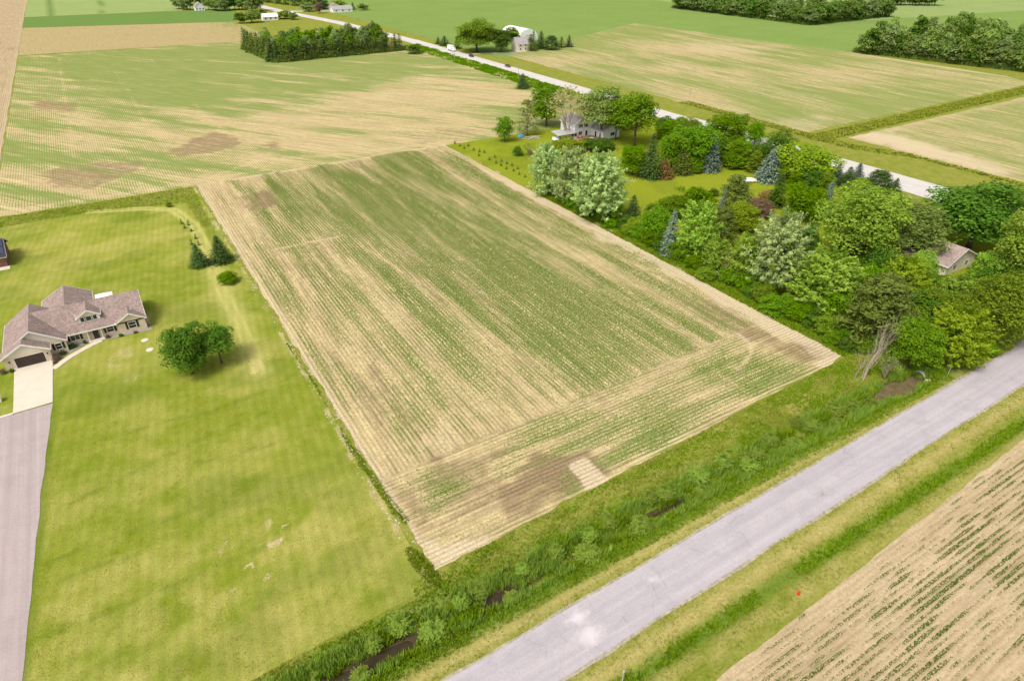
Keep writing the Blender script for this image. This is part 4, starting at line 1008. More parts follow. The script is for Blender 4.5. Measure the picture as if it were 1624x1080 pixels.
T = [
 # --- by the white house
 (800, 226, 185, 24, 'round', 'green', 'small upright green tree alone on the lawn beside the conifer saplings'),
 (836, 217, 158, 34, 'scraggy', 'olive', 'scraggy half bare conifer behind the blue tarp'),
 (866, 202, 137, 46, 'round', 'green', 'dense dark green tree behind the scraggy conifer'),
 (899, 223, 134, 64, 'sparse', 'tan', 'dying tan tree with thin leaves in front of the white house'),
 (952, 223, 135, 68, 'airy', 'greygreen', 'tall open tree with forked trunk in front of the white house'),
 (1005, 236, 150, 64, 'airy', 'green', 'tall leafy tree at the end of the white house wing'),
 (985, 205, 152, 46, 'round', 'olive', 'olive green tree behind the white house roof'),
 (976, 224, 158, 40, 'airy', 'green', 'leafy green tree screening the wing of the white house'),
 (1053, 211, 184, 28, 'bush', 'dark', 'dark round evergreen close to the highway edge'),
 (899, 243, 220, 50, 'bush', 'lime', 'yellow green shrub mass between the patio and silver trees'),
 (948, 238, 222, 48, 'bush', 'dark', 'dark clipped hedge just below the brick patio'),
 (821, 248, 231, 14, 'bush', 'dark', 'small dark rounded shrub near the blue tarp'),
 (839, 248, 224, 26, 'twig', 'olive', 'grey twiggy shrub beside the small dark shrub'),
 # --- silver row at the field edge
 (867, 311, 228, 48, 'plume', 'silver', 'silver leaved feathery tree nearest the conifer saplings'),
 (904, 327, 233, 52, 'plume', 'silver', 'silver leaved feathery tree in the middle of the row of three'),
 (949, 352, 244, 74, 'plume', 'silver', 'broadest silver leaved feathery tree at the bright lawn corner'),
 # --- behind the bright lawn
 (1002, 279, 230, 40, 'round', 'bright', 'round fresh green tree at the corner of the bright lawn'),
 (1030, 283, 213, 34, 'spruce', 'spruce', 'tall dark green spruce beside the round fresh green tree'),
 (1052, 283, 252, 27, 'spruce', 'rust', 'small brownish spruce on the lawn edge between two spruces'),
 (1063, 272, 211, 42, 'round', 'green', 'mid green broadleaf behind the small brownish spruce'),
 (1079, 277, 234, 29, 'spruce', 'pine', 'olive spruce next to the small brownish one'),
 (1100, 270, 199, 52, 'round', 'green', 'large round green tree beside the silvery blue spruce'),
 (1104, 276, 258, 16, 'bush', 'green', 'little green bush at the foot of the large round tree'),
 (1125, 273, 213, 28, 'spruce', 'blue', 'silvery blue spruce behind the middle of the bright lawn'),
 (1143, 250, 182, 60, 'round', 'bright', 'tall bright green tree close to the highway'),
 (1170, 222, 181, 22, 'round', 'greygreen', 'small grey green tree behind the tall bright green one'),
 (1165, 265, 224, 46, 'pine', 'olive', 'broad olive pine at the far end of the bright lawn'),
 (1195, 233, 195, 26, 'round', 'bright', 'slim bright green tree beside the highway verge'),
 (1229, 274, 212, 48, 'round', 'dark', 'dense dark green tree behind the blue grey spruce'),
 (1196, 275, 240, 24, 'pine', 'olive', 'narrow olive conifer near the white trailer'),
 (1218, 289, 237, 37, 'spruce', 'blue', 'broad blue grey spruce just behind the white trailer'),
 (1274, 296, 233, 78, 'round', 'lime', 'big round light green tree near the highway'),
 (1230, 328, 272, 27, 'spire', 'dark', 'slender dark cedar below the big round light green tree'),
 (1266, 306, 281, 38, 'bush', 'olive', 'tan olive bush between the two large round trees'),
 (1270, 352, 294, 60, 'round', 'bright', 'neat round dark green shade tree above the mown glade'),
 (1306, 346, 288, 23, 'spire', 'blue', 'narrow blue spruce beside the neat round shade tree'),
 (1162, 335, 279, 42, 'pine', 'pine', 'dome shaped olive pine in front of the white trailer'),
 (1145, 336, 300, 13, 'spire', 'blue', 'thin pale blue conifer against the dome shaped pine'),
 (1131, 311, 299, 15, 'bush', 'dark', 'little dark ball shrub at the bright lawn edge'),
 (1100, 340, 296, 56, 'bush', 'bright', 'wide bright green shrub along the near lawn edge'),
 (1063, 346, 311, 42, 'bush', 'green', 'green shrub mass beside the wide bright green one'),
 (1002, 353, 310, 27, 'spruce', 'spruce', 'small dark spruce standing alone near the field corner of the lawn'),
 (1032, 346, 321, 21, 'bush', 'olive', 'small olive shrub beside the lone dark spruce'),
 (1008, 372, 345, 27, 'bush', 'lime', 'low yellow green shrub at the field edge below the lone spruce'),
 (1036, 386, 331, 42, 'round', 'green', 'bushy green tree beside the steel blue spruce'),
 (1061, 406, 333, 27, 'spire', 'blue', 'steel blue spruce at the very edge of the crop field'),
 # --- belt along the field
 (1098, 414, 319, 56, 'plume', 'light', 'pale feathery tree next to the steel blue spruce'),
 (1139, 394, 329, 46, 'pine', 'pine', 'olive pine behind the pale feathery trees'),
 (1174, 370, 324, 48, 'round', 'lime', 'bright yellow green tree below the dome shaped pine'),
 (1203, 347, 317, 37, 'bush', 'purple', 'dull purple brown shrub in the middle of the grove'),
 (1217, 320, 301, 26, 'bush', 'rust', 'small rusty green bush above the purple brown shrub'),
 (1132, 432, 379, 36, 'plume', 'light', 'small pale feathery tree on the field edge'),
 (1156, 444, 394, 26, 'twig', 'purple', 'brown twiggy shrub between two pale trees at the field'),
 (1178, 450, 372, 52, 'plume', 'light', 'light green tree with spreading top beside the brown twiggy shrub'),
 (1222, 466, 340, 82, 'plume', 'silver', 'very large silver white feathery tree in the field side belt'),
 (1264, 446, 356, 42, 'pine', 'dark', 'dark green conifer against the large silver white tree'),
 (1215, 479, 455, 25, 'bush', 'bright', 'small bright green bush at the foot of the silver white tree'),
 (1298, 502, 400, 94, 'plume', 'light', 'large yellowish feathery tree with a spreading crown over the rail fence'),
 (1320, 520, 462, 46, 'round', 'bright', 'deep green sapling clump under the large yellowish tree'),
 (1370, 494, 424, 54, 'round', 'bright', 'deep fresh green tree behind the dark pine'),
 (1376, 548, 438, 92, 'pine', 'pine', 'big dark pine at the corner of the crop field'),
 (1350, 424, 297, 108, 'grand', 'light', 'huge spreading tree with thick trunk over the dark lawn'),
 (1420, 410, 318, 100, 'grand', 'greygreen', 'huge grey green willow like tree against the brown roof'),
 (1533, 400, 289, 132, 'grand', 'dark', 'massive dark green tree behind the brown roof'),
 (1612, 474, 330, 90, 'grand', 'light', 'tall light green tree at the picture edge beyond the brown roof'),
 (1617, 350, 320, 44, 'pine', 'spruce', 'dark flat topped conifer on the highway verge at the picture edge'),
 (1600, 482, 410, 52, 'pine', 'dark', 'dark pine standing to the road side of the brown roof'),
 (1452, 450, 402, 42, 'round', 'light', 'light green tree hiding the wall under the brown roof'),
 (1420, 486, 411, 68, 'plume', 'lime', 'yellow green tree with a bright top in front of the willow like tree'),
 (1504, 500, 440, 58, 'plume', 'light', 'pale feathery tree just in front of the brown roof'),
 (1430, 514, 478, 30, 'twig', 'purple', 'bare purplish shrub behind the dead tree'),
 (1478, 528, 462, 60, 'round', 'olive', 'olive green tree between the dead tree and the brown roof'),
 (1500, 580, 489, 80, 'plume', 'lime', 'bright leafy tree overhanging the roadside by the culvert'),
 (1441, 586, 513, 64, 'round', 'green', 'green bushy tree right above the culvert mouth'),
 (1568, 548, 436, 94, 'grand', 'olive', 'large rounded olive tree beside the near road'),
 (1552, 562, 536, 44, 'bush', 'green', 'low green thicket under the large rounded olive tree'),
 (1402, 600, 560, 34, 'twig', 'greygreen', 'grey green scrub at the foot of the dead tree'),
 # --- along the highway
 (1290, 246, 232, 13, 'spruce', 'spruce', 'small dark conifer by the highway above the big light green tree'),
 (1308, 267, 242, 15, 'spire', 'spruce', 'slim dark conifer on the highway edge of the grove'),
 (1325, 286, 261, 24, 'spruce', 'blue', 'first blue green spruce of the cluster by the highway'),
 (1342, 297, 265, 26, 'spruce', 'spruce', 'dark spruce in the middle of the cluster by the highway'),
 (1357, 290, 259, 22, 'spire', 'blue', 'tallest pointed spruce of the cluster by the highway'),
 (1363, 302, 283, 27, 'bush', 'lime', 'yellow shrub among the spruces by the highway'),
 (1390, 303, 271, 38, 'pine', 'spruce', 'round dark pine between the yellow shrub and the highway'),
 (1416, 310, 283, 20, 'spruce', 'spruce', 'small end spruce of the cluster beside the highway'),
 (829, 141, 117, 19, 'spruce', 'spruce', 'lone dark conifer on the bank between field and highway'),
 (855, 144, 130, 11, 'bush', 'green', 'little green bush near the lone roadside conifer'),
 (657, 86, 70, 20, 'bush', 'dark', 'round dark bush at the highway end of the plantation'),
 # --- near house
 (306, 597, 520, 60, 'round', 'dark', 'bushy round tree on the front lawn, branches to the ground'),
 (353, 580, 520, 52, 'airy', 'dark', 'spreading tree with bare trunk joined to the bushy one on the lawn'),
 (318, 423, 388, 27, 'spruce', 'spruce', 'shorter dark spruce on the lawn side of the grass track'),
 (352, 417, 374, 31, 'spruce', 'spruce', 'taller dark spruce between the grass track and the field'),
 (363, 450, 431, 27, 'bush', 'bright', 'round clipped green shrub below the taller spruce'),
 (268, 329, 320, 9, 'round', 'lime', 'tiny lollipop tree at the bend of the grass track'),
 # --- farmstead across the highway
 (756, 84, 32, 58, 'grand', 'olive', 'very large spreading shade tree at the far farmhouse'),
 (795, 84, 47, 28, 'round', 'dark', 'dark green tree touching the far farmhouse wall'),
 (813, 66, 44, 32, 'far', 'olive', 'tree behind the far farmhouse roof'),
 (695, 70, 59, 10, 'farspruce', 'spruce', 'smallest dark conifer on the lawn of the far farm'),
 (705, 73, 57, 17, 'farspruce', 'spruce', 'broad dark conifer on the lawn of the far farm'),
 (725, 78, 62, 13, 'farspruce', 'spruce', 'dark conifer beside the farm lane entrance'),
 (727, 67, 55, 9, 'far', 'green', 'little round tree behind the farm lane'),
 (842, 81, 55, 19, 'spruce', 'pine', 'first conifer beside the far farmhouse gable'),
 (858, 78, 50, 19, 'spruce', 'spruce', 'pointed conifer in front of the white shed'),
 (846, 74, 49, 13, 'farspruce', 'spruce', 'dark conifer tip against the white shed'),
 (874, 80, 57, 22, 'pine', 'spruce', 'wide dark conifer in the row east of the white shed'),
 (890, 76, 58, 13, 'farspruce', 'pine', 'second last conifer in the row east of the white shed'),
 (902, 75, 56, 13, 'farspruce', 'spruce', 'last conifer in the row east of the white shed'),
 # --- far farm at the top
 (381, 38, 20, 17, 'far', 'dark', 'dark egg shaped tree at the corner of the stubble field'),
 (400, 37, 15, 25, 'far', 'greygreen', 'round grey green tree beside the small far white house'),
 (417, 30, 14, 16, 'far', 'fargreen', 'green tree just behind the small far white house'),
 (452, 31, 17, 21, 'far', 'lime', 'yellow green tree on the road side of the small far white house'),
 (445, 30, 22, 9, 'far', 'purple', 'dark purple tree beside the small far white house'),
 (466, 32, 20, 13, 'far', 'fargreen', 'dark tree at the bend of the far highway'),
 (507, 22, 4, 12, 'far', 'purple', 'purple leaved tree near the long far farm building'),
 (490, 19, 5, 22, 'far', 'farlight', 'light round tree by the long far farm building'),
 (538, 14, 0, 20, 'far', 'lime', 'yellow green tree behind the long far farm building'),
 (560, 16, 4, 9, 'farspruce', 'spruce', 'dark conifer at the end of the long far farm building'),
 (576, 17, 6, 15, 'far', 'fargreen', 'round tree standing alone in the far green field'),
]
for row in T:
    ptree(*row)

# the leafless tree at the field corner: several stems leaning over the bank
bx, by = at(1368, 602)
dead = empty('dead_tree', (bx, by, -0.1)); tag(dead, 'tall bare dead tree leaning at the ditch end of the field', 'tree')
for i, (a, l, tx, ty, sc) in enumerate(((0.0, 1.0, 0.26, -0.10, 1.0), (1.9, .9, 0.32, -0.02, .8), (3.7, .8, 0.2, 0.0, .7), (5.0, .95, 0.38, -0.12, .8), (0.9, .6, 0.1, 0.1, .7))):
    st = bough(900 + i, 1, 17.5 * l, 0.125 * sc, 0.38).build('trunk' if i == 0 else 'stem', M['dead_wood'], dead, True)
    st.location = (0.35 * math.cos(a * 2), 0.35 * math.sin(a * 2), 0); st.rotation_euler = (ty, tx, 0)
bx, by = at(1357, 600)
st = bough(931, 2, 6.5, 0.13, 0.6).build('dead_sapling', M['dead_wood'], None, True); st.location = (bx, by, -0.1); st.rotation_euler = (0, -0.1, 1)
tag(st, 'short pale broken dead stem beside the tall dead tree', 'tree')

# undergrowth that closes the grove
r = np.random.default_rng(19)
UG = 'low leafy undergrowth bush filling the belt between the taller field edge trees'
for i in range(34):
    y = 62 + i * 3.0 + r.uniform(-1, 1); x = r.uniform(111.4, 116)
    w = r.uniform(3.5, 6.0)
    plant(x, y, w * r.uniform(.6, 1.0), w, 'bush', ['green', 'olive', 'dark', 'bright', 'green'][i % 5], nth(i + 1) + ' low undergrowth bush from the ditch end of the field edge belt', 'undergrowth of the field edge belt', name='undergrowth_bush')
for i in range(34):
    x = r.uniform(122, 163); y = r.uniform(52.5, 64) if i % 2 else r.uniform(60, 84)
    if x > 152 and y > 60: continue
    w = r.uniform(5, 8)
    plant(x, y, w * r.uniform(.7, 1.2), w, 'round' if i % 3 else 'bush', ['green', 'olive', 'dark', 'light', 'green'][i % 5], TONE[['green', 'olive', 'dark', 'light', 'green'][i % 5]] + ' young tree packed into the roadside end of the grove', 'young trees of the roadside grove end')
for i in range(26):
    x = r.uniform(178, 200); y = r.uniform(110, 205); w = r.uniform(4, 7.5)
    plant(x, y, w * r.uniform(.9, 1.4), w, 'round' if i % 2 else 'pine', ['green', 'dark', 'bright', 'olive'][i % 4], TONE[['green', 'dark', 'bright', 'olive'][i % 4]] + ' young tree packed into the belt along the highway', 'young trees of the highway belt')

for i, (x, y, w, lf) in enumerate(((112.6, 58.5, 3.4, 'dark'), (114.5, 56.8, 3.8, 'olive'), (116.8, 56.0, 4.2, 'green'), (112.2, 61.5, 3.2, 'green'), (119.5, 55.0, 4.0, 'dark'), (122.5, 54.0, 4.4, 'olive'))):
    plant(x, y, w * .75, w, 'bush', lf, nth(i + 1) + ' scrub bush at the grove corner behind the dead tree', 'scrub at the grove corner', name='corner_scrub')

# saplings
for (cu, cv) in [(315, 415), (345, 430), (372, 445), (397, 430), (430, 455), (462, 490), (465, 465), (495, 470), (527, 515), (560, 500), (568, 535), (598, 550), (600, 525), (635, 540), (630, 570), (665, 550), (675, 582), (700, 570), (710, 605), (745, 620)]:
    u, v = 640 + cu / 3.867, 121 + cv / 3.867
    ptree(u, v, v - 5.2, 4.6, 'sapling', 'spruce', 'knee high conifer sapling planted in rows on the yard corner', 'conifer saplings on the yard corner')
for (u, v, h) in [(288, 355, 6), (299, 357, 5), (293, 362, 6), (304, 367, 3), (311, 379, 6), (304, 388, 6), (316, 389, 6), (307, 395, 6)]:
    ptree(u, v, v - h * 1.5, 6.0, 'sapling', 'spruce', 'tiny dark conifer sapling beside the curving grass track', 'conifer saplings by the grass track')

# ditch shrubs: leafy clumps standing on the banks
r = np.random.default_rng(77)
for i in range(28):
    x = 7 + i * 3.5 + r.uniform(-1, 1); sd_ = 1 if i % 3 else -1
    y = DITCH_Y + sd_ * r.uniform(0.7, 2.0) + 0.25
    plant(x, y, r.uniform(1.1, 2.2), r.uniform(1.8, 3.2), 'plume', 'reed', nth(28 - i) + ' grey green leafy clump on the ditch bank counted from the culvert', 'leafy clumps along the ditch', name='ditch_shrub', z=float(ground_z(x, y)) - 0.15)

# square plantation of spruces with broadleaves inside
r = np.random.default_rng(11)
FL = 'spruce in the tight outer row of the square plantation'
def wood_tree(x, y, h, w, kind, leaf, label, group):
    plant(x + r.normal(0, .5), y + r.normal(0, .5), h * (r.uniform(.9, 1.1) if kind == 'farspruce' else r.uniform(.74, 1.22)), w * r.uniform(.85, 1.15), kind, leaf, label, group)
for i in range(26):
    x = 103.5 + i * 3.35
    if i == 23: continue
    wood_tree(x, 448.5 + i * 0.17, 12.5 - 0.09 * i, 7.2, 'farspruce', 'pine' if i % 3 else 'spruce', nth(i + 1) + ' spruce from the near corner along the plantation front row', 'outer spruces of the plantation')
plant(103.5 + 23 * 3.35, 451, 9.0, 4.6, 'farspruce', 'rust', 'rust red dying spruce near the highway end of the plantation front', None)
for i in range(17):
    wood_tree(101.8 - 0.2 * i, 453 + i * 3.9, 12.5, 7.2, 'farspruce', 'pine' if i % 3 else 'spruce', nth(i + 1) + ' spruce from the near corner along the plantation short side', 'outer spruces of the plantation')
for i in range(46):
    x = r.uniform(108, 186); y = r.uniform(456, 512 - 0.25 * (x - 108))
    wood_tree(x, y, r.uniform(10.5, 14), r.uniform(7, 10), 'far', ['fargreen', 'farlight', 'bright', 'farlight', 'green'][i % 5], TONE[['fargreen', 'farlight', 'bright', 'farlight', 'green'][i % 5]] + ' leafy tree growing inside the square spruce plantation', 'leafy trees inside the plantation')
# wood beside the far crop field
for i in range(90):
    if i < 30:
        f = i / 29; x, y = 444.5 + 19 * f, 280 - 92 * f; x += r.uniform(0, 3)
    else:
        f = r.uniform(0, 1); d = r.uniform(6, 95); x = 444 + 19 * f + d; y = 280 - 92 * f + r.uniform(-4, 4) + 0.1 * d
    lf = ['fargreen', 'farlight', 'fargreen', 'greygreen', 'dark'][int(r.integers(5))]
    wood_tree(x, y, r.uniform(13, 18) + (3 if i >= 30 else 0), r.uniform(8.5, 12.5), 'far', lf, nth(i + 1) + ' tree from the far corner along the front of the dense wood' if i < 30 else TONE[lf] + ' tree inside the dense wood beside the thin crop field', 'trees of the wood by the thin crop field')
# wood on the skyline side
pa, pb, pc = at(1072, 14), at(1282, 40), at(1404, 27)
for i in range(84):
    if i < 44:
        f = i / 43
        p = (pa[0] + (pb[0] - pa[0]) * f / .62, pa[1] + (pb[1] - pa[1]) * f / .62) if f < .62 else (pb[0] + (pc[0] - pb[0]) * (f - .62) / .38, pb[1] + (pc[1] - pb[1]) * (f - .62) / .38)
        x, y = p
    else:
        f = r.uniform(0.05, 1); g = r.uniform(0.05, 1); x = pb[0] + (pa[0] - pb[0]) * f + (pc[0] - pb[0]) * g; y = pb[1] + (pa[1] - pb[1]) * f + (pc[1] - pb[1]) * g
    lf = ['fargreen', 'dark', 'fargreen', 'farlight'][int(r.integers(4))]
    wood_tree(x, y, r.uniform(13, 18), r.uniform(10, 14), 'far', lf, nth(i + 1) + ' tree along the edge of the long far wood counted from the farm side' if i < 44 else TONE[lf] + ' tree inside the long wood in the far green field', 'trees of the long far wood')
for i in range(14):
    x, y = at(1400 + 6.5 * i, 10 - 0.02 * i); wood_tree(x + r.uniform(0, 10), y + r.uniform(0, 10), 15, 13, 'far', 'fargreen', 'tree of the short wood beyond the long far wood', 'trees of the short far wood')
# trees round the far farms at the top edge
for i in range(20):
    u = 284 + 6.8 * i; v = 15 + 1.5 * math.sin(i * 0.8) + (2 if i > 4 else 0)
    if 310 < u < 326: v -= 6
    x, y = at(u, v); wood_tree(x, y, r.uniform(12, 16), r.uniform(10, 13), 'far', ['fargreen', 'greygreen', 'dark', 'farlight'][int(r.integers(4))], nth(i + 1) + ' tree of the grove round the farthest white house counted from the tilled field', 'trees of the farthest grove')
for i in range(17):
    u = 405 + 7.0 * i; v = 2 + 0.12 * (u - 405)
    x, y = at(u, v); wood_tree(x, y, r.uniform(13, 17), r.uniform(8, 11), 'farspruce' if i % 2 else 'far', ['spruce', 'dark', 'greygreen'][int(r.integers(3))], nth(i + 1) + ' tall tree in the dark row behind the far highway bend', 'conifers behind the far highway bend')
for i in range(20):
    x, y = at(575 + 23 * i, -3 - 0.4 * i); wood_tree(x, y, 9, 16, 'far', 'fargreen', 'low tree on the hedge line at the far top of the fields', 'trees on the farthest hedge line')

# ================================================================== buildings
def shingle_material(name, c):
    m, nt, b = mat_new(name, 0.9, 0.12); N = NT(nt); p = N.pos()
    xs = N.sep(p)
    course = N.math('FRACT', N.math('MULTIPLY', xs[2], 6.5))
    blk = nt.nodes.new('ShaderNodeTexVoronoi'); blk.inputs['Scale'].default_value = 3.4; nt.links.new(p, blk.inputs['Vector'])
    med = N.noise(p, 0.5, 4)
    cc = N.ramp(med, [(0.3, tuple(x * .85 for x in c)), (0.7, tuple(x * 1.12 for x in c))])
    bw = nt.nodes.new('ShaderNodeRGBToBW'); nt.links.new(blk.outputs['Color'], bw.inputs[0])
    cc = N.mix(0.6, cc, N.ramp(bw.outputs[0], [(0.2, 0.66), (0.8, 1.25)]), 'MULTIPLY')
    cc = N.mix(0.3, cc, N.ramp(course, [(0.0, 0.5), (0.25, 1.0), (1.0, 1.08)]), 'MULTIPLY')
    nt.links.new(cc, b.inputs['Base Color']); N.bump(N.math('ADD', course, bw.outputs[0]), b, 0.3, 0.03)
    return m
def masonry_material(name, ca, cb, mortar, scale=1.0):
    m, nt, b = mat_new(name, 0.9, 0.12); N = NT(nt)
    br = nt.nodes.new('ShaderNodeTexBrick'); br.inputs['Scale'].default_value = scale
    br.inputs['Brick Width'].default_value = 0.5; br.inputs['Row Height'].default_value = 0.2; br.inputs['Mortar Size'].default_value = 0.012
    g = nt.nodes.new('ShaderNodeTexCoord'); mp = nt.nodes.new('ShaderNodeMapping'); mp.inputs['Rotation'].default_value = (math.pi / 2, 0, 0)
    nt.links.new(g.outputs['Object'], mp.inputs[0]); nt.links.new(mp.outputs[0], br.inputs['Vector'])
    br.inputs['Color1'].default_value = ca + (1,); br.inputs['Color2'].default_value = cb + (1,); br.inputs['Mortar'].default_value = mortar + (1,)
    cc = N.mix(0.4, br.outputs['Color'], N.ramp(N.noise(N.pos(), 1.2, 5), [(0.3, .75), (.7, 1.15)]), 'MULTIPLY')
    nt.links.new(cc, b.inputs['Base Color']); N.bump(br.outputs['Fac'], b, 0.2, 0.01)
    return m
def siding_material(name, c, pitch=0.2):
    m, nt, b = mat_new(name, 0.7, 0.25); N = NT(nt); xs = N.sep(N.pos())
    f = N.math('FRACT', N.math('DIVIDE', xs[2], pitch))
    cc = N.ramp(f, [(0.0, tuple(x * .62 for x in c)), (0.12, c), (1.0, tuple(min(1, x * 1.03) for x in c))])
    cc = N.mix(0.35, cc, N.ramp(N.noise(N.pos(), 0.8, 4), [(.3, .85), (.7, 1.08)]), 'MULTIPLY')
    nt.links.new(cc, b.inputs['Base Color']); N.bump(f, b, 0.25, 0.02); return m
def glass_material():
    m, nt, b = mat_new('window_glass', 0.06, 0.6); N = NT(nt)
    nt.links.new(N.ramp(N.noise(N.pos(), 0.7, 3), [(0.3, (0.012, 0.014, 0.017)), (0.7, (0.05, 0.055, 0.06))]), b.inputs['Base Color']); return m
M['roof_brown'] = shingle_material('brown_shingle', (0.30, 0.225, 0.20))
M['roof_pinkish'] = shingle_material('faded_brown_shingle', (0.36, 0.275, 0.25))
M['roof_grey'] = shingle_material('grey_shingle', (0.36, 0.33, 0.33))
M['roof_dark'] = shingle_material('dark_slate_shingle', (0.05, 0.05, 0.065))
M['brick'] = masonry_material('cream_brick', (0.72, 0.60, 0.44), (0.66, 0.53, 0.39), (0.62, 0.54, 0.44))
M['redbrick'] = masonry_material('red_brick', (0.20, 0.085, 0.06), (0.25, 0.11, 0.08), (0.3, 0.25, 0.2))
M['cream_siding'] = siding_material('cream_siding', (0.74, 0.66, 0.56))
M['white_siding'] = siding_material('white_siding', (0.80, 0.80, 0.82))
M['white'] = plain('white_paint', (0.80, 0.77, 0.72), 0.6, 0.05)
M['glass'] = glass_material()
M['black'] = plain('dark_shutter_paint', (0.035, 0.032, 0.03), 0.6, 0.2)
M['brown_door'] = plain('dark_garage_door', (0.055, 0.04, 0.035), 0.55, 0.15, 1.0)
M['solar'] = plain('solar_glass', (0.035, 0.045, 0.085), 0.15, 0.2, 0.4, 0.6)
M['whitemetal'] = plain('white_sheet_metal', (0.80, 0.80, 0.78), 0.45, 0.04, 0.3)
M['galv'] = plain('galvanised_steel', (0.55, 0.55, 0.54), 0.5, 0.15, 3, 0.4, 0.3)
M['wood'] = plain('weathered_wood', (0.44, 0.37, 0.28), 0.9, 0.25, 4)
M['pale_wood'] = plain('bleached_wood', (0.64, 0.56, 0.44), 0.9, 0.2, 4)
M['patio'] = masonry_material('brick_paving', (0.42, 0.23, 0.16), (0.48, 0.27, 0.19), (0.4, 0.32, 0.26), 1.5)
M['tarp'] = plain('blue_tarp', (0.10, 0.30, 0.46), 0.5, 0.35, 1.2, 0.4)
M['canvas'] = plain('white_canvas', (0.80, 0.76, 0.70), 0.7, 0.08, 1.5)
M['red'] = plain('red_paint', (0.62, 0.06, 0.03), 0.5, 0.1)
M['tyre'] = plain('tyre_rubber', (0.02, 0.02, 0.02), 0.8, 0.2)

def fbox(mb, face, pl, a0, a1, z0, z1, d0, d1):
    if face == 'S': return mb.box(a0, a1, pl - d1, pl - d0, z0, z1)
    if face == 'W': return mb.box(pl - d1, pl - d0, a0, a1, z0, z1)
    if face == 'E': return mb.box(pl + d0, pl + d1, a0, a1, z0, z1)
def window(par, face, pl, c, z0, w, h, shutters=False, bars=(1, 1), name='window', frame='white'):
    g = fbox(MB(), face, pl, c - w / 2, c + w / 2, z0, z0 + h, -0.03, 0.03).build(name, M['glass'], par)
    f = MB(); t = 0.09
    fbox(f, face, pl, c - w / 2 - t, c - w / 2, z0 - t, z0 + h + t, -0.02, 0.07); fbox(f, face, pl, c + w / 2, c + w / 2 + t, z0 - t, z0 + h + t, -0.02, 0.07)
    fbox(f, face, pl, c - w / 2, c + w / 2, z0 + h, z0 + h + t, -0.02, 0.068); fbox(f, face, pl, c - w / 2, c + w / 2, z0 - t, z0, -0.02, 0.068)
    for i in range(1, bars[0]): x = c - w / 2 + w * i / bars[0]; fbox(f, face, pl, x - .03, x + .03, z0, z0 + h, 0.03, 0.055)
    for i in range(1, bars[1]): z = z0 + h * i / bars[1]; fbox(f, face, pl, c - w / 2, c + w / 2, z - .03, z + .03, 0.03, 0.05)
    f.build('frame', M[frame], g)
    if shutters:
        for s in (-1, 1):
            x = c + s * (w / 2 + t + 0.24)
            fbox(MB(), face, pl, x - .21, x + .21, z0 - t, z0 + h + t, -0.02, 0.05).build('shutter', M['black'], par)
    return g
